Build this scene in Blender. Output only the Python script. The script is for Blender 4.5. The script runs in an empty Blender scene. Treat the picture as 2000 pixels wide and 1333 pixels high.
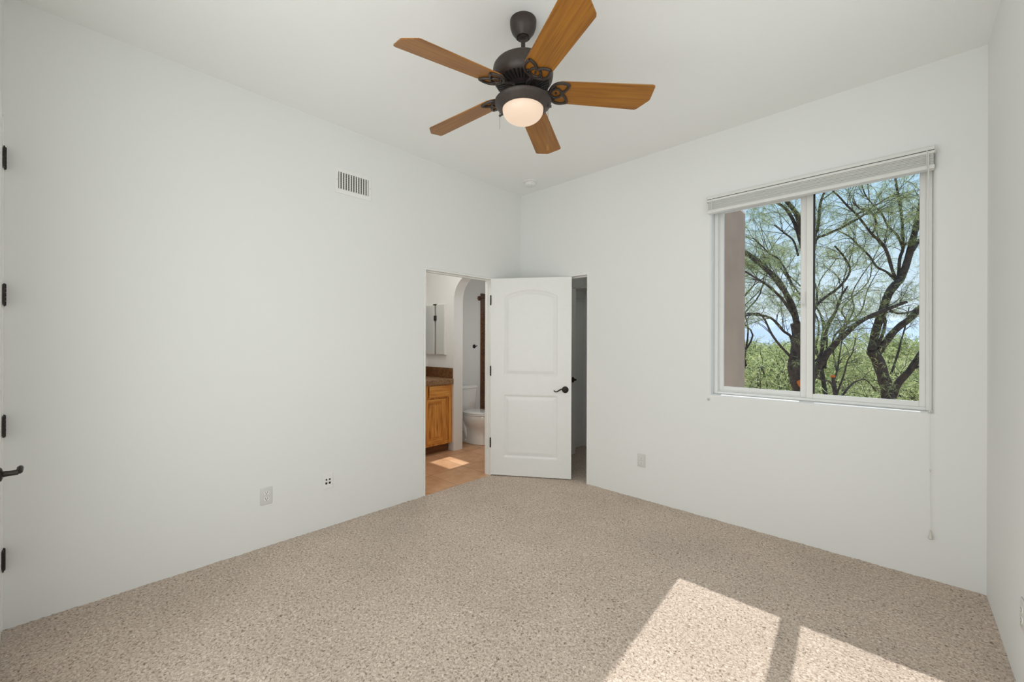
import bpy, bmesh, math, random
import numpy as np
from mathutils import Vector, Matrix, noise

scene = bpy.context.scene
COL = scene.collection

# ------------------------------------------------------------------ camera, sky, sun, lights, exposure
YAW, ROLL = 0.7567, 0.0030
CAM = Vector((3.1318, -3.4605, 1.3889))
FOCAL_PX, SHIFT_PX = 804.52, 3.58
fwd = Vector((-math.sin(YAW), math.cos(YAW), 0))
rgt = Vector((math.cos(YAW), math.sin(YAW), 0))
upv = Vector((0, 0, 1))
r2 = rgt * math.cos(ROLL) + upv * math.sin(ROLL)
u2 = -rgt * math.sin(ROLL) + upv * math.cos(ROLL)
cam_data = bpy.data.cameras.new('camera')
cam_data.sensor_width = 36.0
cam_data.lens = FOCAL_PX / 2000.0 * 36.0
cam_data.shift_y = SHIFT_PX / 2000.0
cam_data.clip_start = 0.02
cam_data.clip_end = 5000
cam = bpy.data.objects.new('camera', cam_data)
COL.objects.link(cam)
m = Matrix.Identity(4)
for i in range(3):
    m[i][0], m[i][1], m[i][2], m[i][3] = r2[i], u2[i], -fwd[i], CAM[i]
cam.matrix_world = m
scene.camera = cam

scene.view_settings.view_transform = 'Standard'
scene.view_settings.look = 'None'
scene.view_settings.exposure = 0.0
scene.view_settings.gamma = 1.0
scene.view_settings.use_curve_mapping = False
scene.cycles.use_denoising = True
scene.cycles.max_bounces = 14
scene.cycles.diffuse_bounces = 8
scene.cycles.transparent_max_bounces = 24
scene.cycles.sample_clamp_indirect = 6.0
scene.cycles.caustics_reflective = False
scene.cycles.caustics_refractive = False

world = bpy.data.worlds.new('sky')
scene.world = world
world.use_nodes = True
wn = world.node_tree
wn.nodes.clear()
w_out = wn.nodes.new('ShaderNodeOutputWorld')
w_bg = wn.nodes.new('ShaderNodeBackground')
w_geo = wn.nodes.new('ShaderNodeTexCoord')
w_sep = wn.nodes.new('ShaderNodeSeparateXYZ')
w_ramp = wn.nodes.new('ShaderNodeValToRGB')
wn.links.new(w_geo.outputs['Generated'], w_sep.inputs[0])
wn.links.new(w_sep.outputs['Z'], w_ramp.inputs[0])
wn.links.new(w_ramp.outputs[0], w_bg.inputs['Color'])
wn.links.new(w_bg.outputs[0], w_out.inputs['Surface'])
w_ramp.color_ramp.elements[0].position = 0.0
w_ramp.color_ramp.elements[0].color = (0.80, 0.90, 0.97, 1)
w_ramp.color_ramp.elements[1].position = 0.7
w_ramp.color_ramp.elements[1].color = (0.22, 0.47, 0.85, 1)
e = w_ramp.color_ramp.elements.new(0.12)
e.color = (0.68, 0.86, 0.98, 1)
e = w_ramp.color_ramp.elements.new(0.30)
e.color = (0.48, 0.74, 0.96, 1)
w_bg.inputs['Strength'].default_value = 1.0


def add_light(name, kind, loc, energy, color=(1, 1, 1), direction=None, **kw):
    d = bpy.data.lights.new(name, kind)
    d.energy = energy
    d.color = color
    for k, v in kw.items():
        setattr(d, k, v)
    o = bpy.data.objects.new(name, d)
    o.location = loc
    if direction is not None:
        o.rotation_euler = Vector(direction).to_track_quat('-Z', 'Y').to_euler()
    COL.objects.link(o)
    return o


SUN_DIR = Vector((0.0744, -1.0, -0.965))
add_light('sun', 'SUN', (0, 30, 30), 4.0, (1.0, 0.99, 0.97), SUN_DIR, angle=math.radians(0.53))
# soft fill added on two unseen sides of the room, in place of daylight
add_light('room_fill', 'AREA', (2.10, -3.67, 1.45), 37, (0.945, 0.99, 0.99), (0, 1, 0),
          shape='RECTANGLE', size=2.4, size_y=2.2)
add_light('side_fill', 'AREA', (3.466, -2.22, 1.80), 9.5, (0.945, 0.99, 0.99), (-1, 0, 0),
          shape='RECTANGLE', size=2.5, size_y=2.2)
add_light('bath_fill', 'AREA', (-0.75, -0.95, 2.70), 9.2, (1.0, 0.96, 0.90), (0, 0, -1), shape='RECTANGLE', size=0.6, size_y=0.6)  # fill added under the bathroom ceiling, without a fixture
add_light('toilet_fill', 'AREA', (-0.30, 0.60, 1.65), 3.3, (1.0, 0.97, 0.93), (-1, -0.1, -0.25), shape='RECTANGLE', size=0.4, size_y=0.4)  # fill added in mid-air to brighten the toilet corner
add_light('closet_fill', 'POINT', (1.2, 0.7, 2.55), 1.6, (1.0, 0.98, 0.92), shadow_soft_size=0.12)  # weak fill added to lift the dark closet

# ------------------------------------------------------------------ helpers


def lin(c):
    return tuple((x / 12.92 if x <= 0.04045 else ((x + 0.055) / 1.055) ** 2.4) for x in (v / 255.0 for v in c))


class NT:
    """small wrapper around a material's node tree"""

    def __init__(self, name):
        self.m = bpy.data.materials.new(name)
        self.m.use_nodes = True
        self.t = self.m.node_tree
        self.b = self.t.nodes['Principled BSDF']
        self.out = self.t.nodes['Material Output']

    def n(self, typ, **kw):
        o = self.t.nodes.new(typ)
        for k, v in kw.items():
            if k in o.inputs:
                o.inputs[k].default_value = v
            else:
                setattr(o, k, v)
        return o

    def l(self, a, b):
        self.t.links.new(a, b)


def coords(k, scale=(1, 1, 1), kind='Object'):
    tc = k.n('ShaderNodeTexCoord')
    mp = k.n('ShaderNodeMapping')
    mp.inputs['Scale'].default_value = scale
    k.l(tc.outputs[kind], mp.inputs[0])
    return mp.outputs[0]


def ramp(k, fac, stops):
    r = k.n('ShaderNodeValToRGB')
    el = r.color_ramp.elements
    while len(el) < len(stops):
        el.new(0.5)
    for e_, (p, c) in zip(el, stops):
        e_.position = p
        e_.color = (*c, 1)
    k.l(fac, r.inputs[0])
    return r.outputs[0]


def bump(k, h, strength, dist):
    b = k.n('ShaderNodeBump')
    b.inputs['Strength'].default_value = strength
    b.inputs['Distance'].default_value = dist
    k.l(h, b.inputs['Height'])
    k.l(b.outputs[0], k.b.inputs['Normal'])


def mat_plain(name, rgb, rough=0.5, metal=0.0, var=0.04, scale=20.0, bstr=0.0, bscale=60, bdist=0.002, coat=0.0):
    k = NT(name)
    v = coords(k)
    nz = k.n('ShaderNodeTexNoise')
    nz.inputs['Scale'].default_value = scale
    nz.inputs['Detail'].default_value = 3
    k.l(v, nz.inputs['Vector'])
    a = tuple(max(0, c * (1 - var)) for c in rgb)
    b_ = tuple(min(1, c * (1 + var)) for c in rgb)
    k.l(ramp(k, nz.outputs[0], [(0.3, a), (0.7, b_)]), k.b.inputs['Base Color'])
    k.b.inputs['Roughness'].default_value = rough
    k.b.inputs['Metallic'].default_value = metal
    k.b.inputs['Coat Weight'].default_value = coat
    if bstr > 0:
        n2 = k.n('ShaderNodeTexNoise')
        n2.inputs['Scale'].default_value = bscale
        n2.inputs['Detail'].default_value = 4
        k.l(v, n2.inputs['Vector'])
        bump(k, n2.outputs[0], bstr, bdist)
    return k.m


def mat_wood(name, light, mid, dark, scale=(2.0, 30.0, 30.0), rough=0.4, knots=0.0, coat=0.2):
    k = NT(name)
    v = coords(k, scale)
    nz = k.n('ShaderNodeTexNoise')
    nz.inputs['Scale'].default_value = 1.6
    nz.inputs['Detail'].default_value = 6
    nz.inputs['Distortion'].default_value = 0.6
    k.l(v, nz.inputs['Vector'])
    col = ramp(k, nz.outputs[0], [(0.30, dark), (0.48, mid), (0.72, light)])
    if knots > 0:
        v2 = coords(k, (scale[0] * 2.2, scale[1] * 0.35, scale[2] * 0.18))
        vo = k.n('ShaderNodeTexVoronoi')
        vo.inputs['Scale'].default_value = 1.1
        k.l(v2, vo.inputs['Vector'])
        mr = k.n('ShaderNodeMapRange')
        mr.inputs['From Min'].default_value = 0.06
        mr.inputs['From Max'].default_value = 0.20
        mr.inputs['To Min'].default_value = knots
        mr.inputs['To Max'].default_value = 0
        k.l(vo.outputs['Distance'], mr.inputs['Value'])
        mx = k.n('ShaderNodeMix', data_type='RGBA')
        k.l(mr.outputs[0], mx.inputs['Factor'])
        k.l(col, mx.inputs['A'])
        mx.inputs['B'].default_value = (dark[0] * 0.4, dark[1] * 0.35, dark[2] * 0.3, 1)
        col = mx.outputs['Result']
    k.l(col, k.b.inputs['Base Color'])
    k.b.inputs['Roughness'].default_value = rough
    k.b.inputs['Coat Weight'].default_value = coat
    k.b.inputs['Coat Roughness'].default_value = 0.25
    bump(k, nz.outputs[0], 0.15, 0.001)
    return k.m


def mat_wall(name, rgb, bs=0.25):
    k = NT(name)
    v = coords(k)
    n1 = k.n('ShaderNodeTexNoise')
    n1.inputs['Scale'].default_value = 1.2
    n1.inputs['Detail'].default_value = 2
    k.l(v, n1.inputs['Vector'])
    a = tuple(c * 0.985 for c in rgb)
    k.l(ramp(k, n1.outputs[0], [(0.3, a), (0.7, rgb)]), k.b.inputs['Base Color'])
    k.b.inputs['Roughness'].default_value = 0.75
    n2 = k.n('ShaderNodeTexNoise')
    n2.inputs['Scale'].default_value = 7
    n2.inputs['Detail'].default_value = 6
    n2.inputs['Roughness'].default_value = 0.55
    k.l(v, n2.inputs['Vector'])
    bump(k, n2.outputs[0], bs, 0.006)
    return k.m


def mat_carpet(name):
    k = NT(name)
    v = coords(k)
    n1 = k.n('ShaderNodeTexNoise')
    n1.inputs['Scale'].default_value = 92
    n1.inputs['Detail'].default_value = 3
    n1.inputs['Roughness'].default_value = 0.65
    n1.inputs['Distortion'].default_value = 0.8
    k.l(v, n1.inputs['Vector'])
    c1 = ramp(k, n1.outputs[0], [(0.31, (0.15, 0.108, 0.080)), (0.43, (0.46, 0.365, 0.290)),
                                 (0.55, (0.61, 0.500, 0.410)), (0.70, (0.80, 0.70, 0.60))])
    n2 = k.n('ShaderNodeTexNoise')
    n2.inputs['Scale'].default_value = 1.7
    n2.inputs['Detail'].default_value = 3
    k.l(v, n2.inputs['Vector'])
    c2 = ramp(k, n2.outputs[0], [(0.3, (0.90, 0.90, 0.90)), (0.7, (1.05, 1.05, 1.05))])
    mx = k.n('ShaderNodeMix', data_type='RGBA', blend_type='MULTIPLY')
    mx.inputs['Factor'].default_value = 1
    k.l(c1, mx.inputs['A'])
    k.l(c2, mx.inputs['B'])
    k.l(mx.outputs['Result'], k.b.inputs['Base Color'])
    k.b.inputs['Roughness'].default_value = 0.95
    k.b.inputs['Specular IOR Level'].default_value = 0.1
    k.b.inputs['Sheen Weight'].default_value = 0.2
    bump(k, n1.outputs[0], 0.65, 0.010)
    return k.m


def mat_tile(name, c1, c2, grout, w, h, mort=0.006, ang=0.0, rough=0.35, axes='XY', offs=0.0, nscale=9):
    """brick-pattern tiles with mottled faces"""
    k = NT(name)
    tc = k.n('ShaderNodeTexCoord')
    mp = k.n('ShaderNodeMapping')
    mp.inputs['Rotation'].default_value = {'XY': (0, 0, ang), 'XZ': (math.pi / 2, 0, 0), 'YZ': (math.pi / 2, math.pi / 2, 0)}[axes]
    k.l(tc.outputs['Object'], mp.inputs[0])
    br = k.n('ShaderNodeTexBrick')
    br.offset = offs
    br.inputs['Scale'].default_value = 1.0
    br.inputs['Mortar Size'].default_value = mort
    br.inputs['Brick Width'].default_value = w
    br.inputs['Row Height'].default_value = h
    br.inputs['Color1'].default_value = (1, 1, 1, 1)
    br.inputs['Color2'].default_value = (0.82, 0.82, 0.82, 1)
    br.inputs['Mortar'].default_value = (0, 0, 0, 1)
    k.l(mp.outputs[0], br.inputs['Vector'])
    nz = k.n('ShaderNodeTexNoise')
    nz.inputs['Scale'].default_value = nscale
    nz.inputs['Detail'].default_value = 7
    nz.inputs['Roughness'].default_value = 0.65
    k.l(tc.outputs['Object'], nz.inputs['Vector'])
    face = ramp(k, nz.outputs[0], [(0.35, c1), (0.65, c2)])
    mul = k.n('ShaderNodeMix', data_type='RGBA', blend_type='MULTIPLY')
    mul.inputs['Factor'].default_value = 1
    k.l(face, mul.inputs['A'])
    k.l(br.outputs['Color'], mul.inputs['B'])
    mx = k.n('ShaderNodeMix', data_type='RGBA')
    k.l(br.outputs['Fac'], mx.inputs['Factor'])
    k.l(mul.outputs['Result'], mx.inputs['A'])
    mx.inputs['B'].default_value = (*grout, 1)
    k.l(mx.outputs['Result'], k.b.inputs['Base Color'])
    k.b.inputs['Roughness'].default_value = rough
    inv = k.n('ShaderNodeMath', operation='SUBTRACT')
    inv.inputs[0].default_value = 1
    k.l(br.outputs['Fac'], inv.inputs[1])
    bump(k, inv.outputs[0], 0.4, 0.003)
    return k.m


def mat_glass(name, refl=0.06, tint=(1, 1, 1)):
    k = NT(name)
    tr = k.n('ShaderNodeBsdfTransparent')
    tr.inputs['Color'].default_value = (*tint, 1)
    gl = k.n('ShaderNodeBsdfGlossy')
    gl.inputs['Roughness'].default_value = 0.02
    fr = k.n('ShaderNodeLayerWeight')
    fr.inputs['Blend'].default_value = 0.15
    sc = k.n('ShaderNodeMath', operation='MULTIPLY')
    sc.inputs[1].default_value = refl * 3
    k.l(fr.outputs['Fresnel'], sc.inputs[0])
    ms = k.n('ShaderNodeMixShader')
    k.l(sc.outputs[0], ms.inputs[0])
    k.l(tr.outputs[0], ms.inputs[1])
    k.l(gl.outputs[0], ms.inputs[2])
    k.l(ms.outputs[0], k.out.inputs['Surface'])
    return k.m


def mat_leaf(name, cols, trans=0.5):
    k = NT(name)
    g = k.n('ShaderNodeNewGeometry')
    stops = [(i / max(1, len(cols) - 1), c) for i, c in enumerate(cols)]
    c = ramp(k, g.outputs['Random Per Island'], stops)
    d = k.n('ShaderNodeBsdfDiffuse')
    t = k.n('ShaderNodeBsdfTranslucent')
    k.l(c, d.inputs['Color'])
    k.l(c, t.inputs['Color'])
    ms = k.n('ShaderNodeMixShader')
    ms.inputs[0].default_value = trans
    k.l(d.outputs[0], ms.inputs[1])
    k.l(t.outputs[0], ms.inputs[2])
    k.l(ms.outputs[0], k.out.inputs['Surface'])
    return k.m


def mat_emit(name, rgb, strength):
    k = NT(name)
    k.b.inputs['Base Color'].default_value = (0.16, 0.15, 0.13, 1)
    k.b.inputs['Roughness'].default_value = 0.35
    k.b.inputs['Emission Color'].default_value = (*rgb, 1)
    lw = k.n('ShaderNodeLayerWeight')
    lw.inputs['Blend'].default_value = 0.35
    c = ramp(k, lw.outputs['Facing'], [(0.0, (strength,) * 3), (1.0, (strength * 0.8,) * 3)])
    k.l(c, k.b.inputs['Emission Strength'])
    return k.m


# --- objects and their properties
def tag(o, label=None, cat=None, group=None, kind=None):
    if label:
        o['label'] = label
    if cat:
        o['category'] = cat
    if group:
        o['group'] = group
    if kind:
        o['kind'] = kind
    return o


def thing(name, label, cat, loc=(0, 0, 0), rz=0.0, group=None, rot=None):
    o = bpy.data.objects.new(name, None)
    o.empty_display_size = 0.05
    COL.objects.link(o)
    o.location = loc
    o.rotation_euler = rot if rot is not None else (0, 0, rz)
    return tag(o, label, cat, group)


class MB:
    """collects shapes into one mesh"""

    def __init__(self):
        self.bm = bmesh.new()

    def _xf(self, verts, mtx):
        if mtx is not None:
            bmesh.ops.transform(self.bm, matrix=mtx, verts=verts)

    def box(self, x0, x1, y0, y1, z0, z1, bevel=0.0, seg=2, mtx=None):
        r = bmesh.ops.create_cube(self.bm, size=1.0)
        vs = r['verts']
        bmesh.ops.scale(self.bm, vec=(abs(x1 - x0), abs(y1 - y0), abs(z1 - z0)), verts=vs)
        bmesh.ops.translate(self.bm, vec=((x0 + x1) / 2, (y0 + y1) / 2, (z0 + z1) / 2), verts=vs)
        if bevel > 0:
            es = list({e_ for v in vs for e_ in v.link_edges})
            rb = bmesh.ops.bevel(self.bm, geom=es, offset=bevel, segments=seg, affect='EDGES', profile=0.5)
            vs = list({v for f in rb['faces'] for v in f.verts} | {v for v in vs if v.is_valid})
            vs = [v for v in vs if v.is_valid]
        self._xf(vs, mtx)
        return self

    def lathe(self, prof, seg=32, mtx=None, caps=True):
        """prof: (r, z) pairs revolved about local z"""
        rings = []
        vs = []
        for r, z in prof:
            if r < 1e-6:
                v = self.bm.verts.new((0, 0, z))
                rings.append([v])
                vs.append(v)
            else:
                ring = [self.bm.verts.new((r * math.cos(2 * math.pi * i / seg), r * math.sin(2 * math.pi * i / seg), z)) for i in range(seg)]
                rings.append(ring)
                vs += ring
        for a, b in zip(rings, rings[1:]):
            for i in range(seg):
                j = (i + 1) % seg
                q = [a[i % len(a)], a[j % len(a)], b[j % len(b)], b[i % len(b)]]
                q = list(dict.fromkeys(q))
                if len(q) >= 3:
                    self.bm.faces.new(q)
        if caps:
            for ring in (rings[0], rings[-1]):
                if len(ring) > 2:
                    self.bm.faces.new(ring)
        self._xf(vs, mtx)
        return self

    def tube(self, pts, rad, seg=8, closed=False, mtx=None, caps=True):
        pts = [Vector(p) for p in pts]
        n = len(pts)
        rads = rad if isinstance(rad, (list, tuple)) else [rad] * n
        rings, vs, prev = [], [], None
        for i, p in enumerate(pts):
            a = pts[(i - 1) % n] if (closed or i > 0) else p
            b = pts[(i + 1) % n] if (closed or i < n - 1) else p
            t = (b - a).normalized()
            if prev is None:
                h = Vector((0, 0, 1)) if abs(t.z) < 0.9 else Vector((1, 0, 0))
                nx = t.cross(h).normalized()
            else:
                nx = (prev - t * prev.dot(t))
                nx = nx.normalized() if nx.length > 1e-6 else t.orthogonal().normalized()
            prev = nx
            ny = t.cross(nx)
            ring = [self.bm.verts.new(p + (nx * math.cos(2 * math.pi * k_ / seg) + ny * math.sin(2 * math.pi * k_ / seg)) * rads[i]) for k_ in range(seg)]
            rings.append(ring)
            vs += ring
        pairs = list(zip(rings, rings[1:])) + ([(rings[-1], rings[0])] if closed else [])
        for a, b in pairs:
            for k_ in range(seg):
                j = (k_ + 1) % seg
                self.bm.faces.new((a[k_], a[j], b[j], b[k_]))
        if caps and not closed:
            self.bm.faces.new(rings[0])
            self.bm.faces.new(rings[-1])
        self._xf(vs, mtx)
        return self

    def prism(self, poly, a, b, mtx=None, bevel=0.0, seg=2):
        """poly (x, y) extruded from z=a to z=b"""
        lo = [self.bm.verts.new((x, y, a)) for x, y in poly]
        hi = [self.bm.verts.new((x, y, b)) for x, y in poly]
        n = len(poly)
        fs = [self.bm.faces.new(lo[::-1]), self.bm.faces.new(hi)]
        for i in range(n):
            j = (i + 1) % n
            fs.append(self.bm.faces.new((lo[i], lo[j], hi[j], hi[i])))
        vs = lo + hi
        if bevel > 0:
            es = list(fs[0].edges) + list(fs[1].edges)
            rb = bmesh.ops.bevel(self.bm, geom=es, offset=bevel, segments=seg, affect='EDGES', profile=0.5)
            vs = list({v for f in rb['faces'] for v in f.verts} | {v for v in vs if v.is_valid})
        self._xf(vs, mtx)
        return self

    def loft(self, rings, mtx=None, caps=True):
        """rings: lists of equal length of 3-D points"""
        rr = [[self.bm.verts.new(p) for p in ring] for ring in rings]
        n = len(rr[0])
        for a, b in zip(rr, rr[1:]):
            for i in range(n):
                j = (i + 1) % n
                self.bm.faces.new((a[i], a[j], b[j], b[i]))
        if caps:
            self.bm.faces.new(rr[0][::-1])
            self.bm.faces.new(rr[-1])
        self._xf([v for r in rr for v in r], mtx)
        return self

    def obj(self, name, material, parent=None, smooth=False, angle=35, loc=None):
        bmesh.ops.recalc_face_normals(self.bm, faces=self.bm.faces[:])
        me = bpy.data.meshes.new(name)
        self.bm.to_mesh(me)
        self.bm.free()
        if smooth:
            for p_ in me.polygons:
                p_.use_smooth = True
            try:
                me.set_sharp_from_angle(angle=math.radians(angle))
            except Exception:
                pass
        me.materials.append(material)
        o = bpy.data.objects.new(name, me)
        COL.objects.link(o)
        if parent is not None:
            o.parent = parent
        if loc is not None:
            o.location = loc
        return o


def raw_mesh(name, verts, faces, material, parent=None, smooth=False):
    me = bpy.data.meshes.new(name)
    me.from_pydata(verts, [], faces)
    me.update()
    if smooth:
        for p_ in me.polygons:
            p_.use_smooth = True
    me.materials.append(material)
    o = bpy.data.objects.new(name, me)
    COL.objects.link(o)
    if parent is not None:
        o.parent = parent
    return o


def wall_slab(name, axis, c0, c1, us, zs, holes, material, round_edges=0.0, round_sel=None):
    """wall between planes c0 and c1 along 'axis' ('x' or 'y'); holes are (u0,u1,z0,z1); us/zs outer bounds"""
    ucut = sorted({us[0], us[1], *[h for q in holes for h in q[:2]]})
    zcut = sorted({zs[0], zs[1], *[h for q in holes for h in q[2:]]})
    bm = bmesh.new()

    def P(c, u, z):
        return (c, u, z) if axis == 'x' else (u, c, z)
    V = {}

    def vert(c, u, z):
        key = (c, u, z)
        if key not in V:
            V[key] = bm.verts.new(P(c, u, z))
        return V[key]

    def solid(i, j):
        if not (0 <= i < len(ucut) - 1 and 0 <= j < len(zcut) - 1):
            return False
        um, zm = (ucut[i] + ucut[i + 1]) / 2, (zcut[j] + zcut[j + 1]) / 2
        return not any(h[0] < um < h[1] and h[2] < zm < h[3] for h in holes)
    for i in range(len(ucut) - 1):
        for j in range(len(zcut) - 1):
            if not solid(i, j):
                continue
            a, b, c, d = ucut[i], ucut[i + 1], zcut[j], zcut[j + 1]
            for cc in (c0, c1):
                bm.faces.new((vert(cc, a, c), vert(cc, b, c), vert(cc, b, d), vert(cc, a, d)))
            for (ii, jj, e1, e2) in ((i - 1, j, (a, c), (a, d)), (i + 1, j, (b, c), (b, d)), (i, j - 1, (a, c), (b, c)), (i, j + 1, (a, d), (b, d))):
                if not solid(ii, jj):
                    bm.faces.new((vert(c0, *e1), vert(c0, *e2), vert(c1, *e2), vert(c1, *e1)))
    bmesh.ops.recalc_face_normals(bm, faces=bm.faces[:])
    if round_edges > 0:
        es = [e_ for e_ in bm.edges if round_sel(e_.verts[0].co, e_.verts[1].co) and len(e_.link_faces) == 2 and e_.calc_face_angle(0) > 0.5]
        bmesh.ops.bevel(bm, geom=es, offset=round_edges, segments=5, affect='EDGES', profile=0.5)
    me = bpy.data.meshes.new(name)
    bm.to_mesh(me)
    bm.free()
    for p_ in me.polygons:
        p_.use_smooth = True
    me.set_sharp_from_angle(angle=math.radians(30))
    me.materials.append(material)
    o = bpy.data.objects.new(name, me)
    COL.objects.link(o)
    return tag(o, kind='structure')


def copy_tree(o, parent=None):
    """a thing, its parts and their sub-parts (mesh data shared)"""
    c = o.copy()
    COL.objects.link(c)
    c.parent = parent
    for ch in list(o.children):
        copy_tree(ch, c)
    return c


# ------------------------------------------------------------------ materials
M_WALL = mat_wall('painted_plaster', (0.794, 0.801, 0.789))
M_CEIL = mat_wall('ceiling_plaster', (0.875, 0.882, 0.87), 0.15)
M_TRIM = mat_plain('white_trim_paint', (0.82, 0.82, 0.80), 0.4, var=0.01)
M_DOOR = mat_plain('white_door_paint', (0.82, 0.82, 0.81), 0.35, var=0.01)
M_CARPET = mat_carpet('beige_cut_pile_carpet')
M_BRONZE = mat_plain('dark_bronze', (0.030, 0.024, 0.020), 0.42, 0.6, 0.25, 60)
M_FANMETAL = mat_plain('brown_bronze_paint', (0.046, 0.034, 0.029), 0.45, 0.25, 0.12, 50)
M_FANBLACK = mat_plain('black_cast_metal', (0.012, 0.010, 0.009), 0.5, 0.3, 0.1, 50)
M_BLADE = mat_wood('oak_blade', lin((160, 106, 32)), lin((146, 94, 25)), lin((122, 74, 18)), (1.8, 60, 60), 0.45)
M_BOWL = mat_emit('lit_frosted_glass', (1.0, 0.745, 0.54), 0.80)
M_WHITEPLASTIC = mat_plain('white_plastic', (0.80, 0.80, 0.78), 0.35, var=0.01)
M_PLATE = mat_plain('pale_grey_plate', (0.66, 0.66, 0.64), 0.35, var=0.01)
M_SLOT = mat_plain('dark_slot', (0.012, 0.012, 0.012), 0.6)
M_VINYL = mat_plain('white_vinyl', (0.76, 0.76, 0.74), 0.35, var=0.01)
M_GASKET = mat_plain('black_gasket', (0.008, 0.008, 0.008), 0.5)
M_GLASS = mat_glass('window_glass')
M_FABRIC = mat_plain('grey_shade_fabric', (0.57, 0.575, 0.55), 0.9, var=0.05, scale=200, bstr=0.2, bscale=300, bdist=0.0005)
M_RAIL = mat_plain('pale_shade_rail', (0.72, 0.72, 0.69), 0.4, var=0.01)
M_CLEAR = mat_plain('milky_plastic', (0.62, 0.61, 0.56), 0.25, var=0.03)
M_PINE = mat_wood('knotty_alder', lin((232, 172, 90)), lin((208, 142, 64)), lin((168, 102, 40)), (28, 28, 2.2), 0.4, knots=0.8)
M_PINEH = mat_wood('knotty_alder_horizontal', lin((232, 172, 90)), lin((208, 142, 64)), lin((168, 102, 40)), (28, 2.2, 28), 0.4, knots=0.5)
M_COUNTER = mat_tile('brown_counter_tile', lin((112, 84, 58)), lin((170, 136, 102)), lin((120, 100, 78)), 0.305, 0.305, 0.004, axes='XY', nscale=38)
M_SPLASH = mat_tile('brown_splash_tile', lin((88, 60, 34)), lin((132, 94, 58)), lin((100, 76, 52)), 0.305, 0.305, 0.004, axes='XZ', nscale=30)
M_SHOWER = mat_tile('brown_shower_tile', lin((78, 46, 24)), lin((124, 78, 44)), lin((66, 46, 32)), 0.305, 0.305, 0.004, axes='YZ', nscale=34, rough=0.25)
M_BATHFLOOR = mat_tile('terracotta_floor_tile', lin((206, 156, 114)), lin((230, 186, 146)), lin((176, 138, 106)), 0.45, 0.45, 0.005, axes='XY', nscale=6, rough=0.4)
M_PORCELAIN = mat_plain('white_porcelain', (0.80, 0.795, 0.775), 0.08, var=0.005, coat=0.5)
M_MIRROR = mat_plain('mirror', (0.86, 0.88, 0.87), 0.02, 1.0, 0.0)
M_STUCCO = mat_plain('mauve_stucco', lin((168, 142, 120)), 0.9, var=0.08, scale=3, bstr=0.5, bscale=120, bdist=0.004)
M_BARK = mat_plain('dark_bark', (0.075, 0.052, 0.040), 0.95, var=0.45, scale=14, bstr=0.9, bscale=30, bdist=0.02)
M_TWIG = mat_plain('twig_bark', (0.095, 0.072, 0.052), 0.95, var=0.3, scale=8)
M_CUT = mat_plain('orange_cut_wood', lin((214, 112, 40)), 0.8, var=0.15, scale=60)
M_LEAF = mat_leaf('mesquite_leaf', [(0.18, 0.21, 0.12), (0.32, 0.37, 0.18), (0.48, 0.52, 0.22), (0.66, 0.68, 0.26)])
M_LEAF2 = mat_leaf('thicket_leaf', [(0.20, 0.24, 0.11), (0.46, 0.50, 0.20), (0.66, 0.69, 0.31), (0.80, 0.80, 0.46)])
M_GROUND = mat_plain('desert_soil', lin((176, 160, 130)), 0.95, var=0.25, scale=1.2)
M_HILL = mat_plain('haze_blue_hill', lin((212, 220, 230)), 1.0, var=0.1, scale=0.01)  # pale blue stands in for distance haze

# ------------------------------------------------------------------ the room shell
RW, RD, RH = 3.479, 3.70, 3.048          # room width, depth, height; far left corner at the origin
BACKX, BATHY = -1.62, 1.65               # bathroom's far walls
WX0, WX1, WZ0, WZ1 = 2.035, 3.270, 0.985, 2.505   # window opening
BD0, BD1, DH = -1.300, -0.453, 2.068     # bathroom doorway in the left wall
CD0, CD1 = 0.105, 0.897                  # closet doorway in the window wall


def carpet_height(x, y):
    n1 = noise.noise((x * 55, y * 55, 0.0))
    n2 = noise.noise((x * 9, y * 9, 3.0))
    return 0.0045 * n1 + 0.0035 * n2


def carpet_grid(name, x0, x1, y0, y1, step):
    nx, ny = max(2, int((x1 - x0) / step)), max(2, int((y1 - y0) / step))
    vs = []
    for j in range(ny + 1):
        for i in range(nx + 1):
            x, y = x0 + (x1 - x0) * i / nx, y0 + (y1 - y0) * j / ny
            vs.append((x, y, carpet_height(x, y)))
    fs = [(j * (nx + 1) + i, j * (nx + 1) + i + 1, (j + 1) * (nx + 1) + i + 1, (j + 1) * (nx + 1) + i) for j in range(ny) for i in range(nx)]
    return tag(raw_mesh(name, vs, fs, M_CARPET, smooth=True), 'beige cut pile carpet across the bedroom floor' if name == 'floor' else None, kind='structure')


carpet_grid('floor', 0.0, RW, -RD - 0.05, 0.0, 0.0125)
carpet_grid('floor_closet', CD0 - 0.12, 1.82, 0.0, 1.26, 0.02)
b = MB().box(BACKX, 0.004, -1.75, BATHY, -0.06, -0.004)
tag(b.obj('floor_bathroom', M_BATHFLOOR), 'terracotta square tile floor of the bathroom', kind='structure')
b = MB().box(-0.14, RW + 0.14, -RD - 0.2, 0.14, RH, RH + 0.1)
tag(b.obj('ceiling', M_CEIL), kind='structure')
b = MB().box(BACKX - 0.1, -0.08, -1.85, BATHY + 0.1, 2.75, 2.85)
tag(b.obj('ceiling_bathroom', M_CEIL), kind='structure')
b = MB().box(-0.1, 1.95, 0.1, 1.36, 2.75, 2.85)
tag(b.obj('ceiling_closet', M_CEIL), kind='structure')

rnd_door = lambda a, c: a.x > -0.004 and c.x > -0.004 and (a - c).length > 0.1 and BD0 - .01 < (a.y + c.y) / 2 < BD1 + .01 and (a.z + c.z) / 2 < DH + .01
wall_slab('wall_left', 'x', -0.085, 0.0, (-RD - 0.1, 1.40), (-0.05, RH + 0.05), [(BD0, BD1, -0.05, DH)], M_WALL, 0.006, rnd_door)


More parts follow.
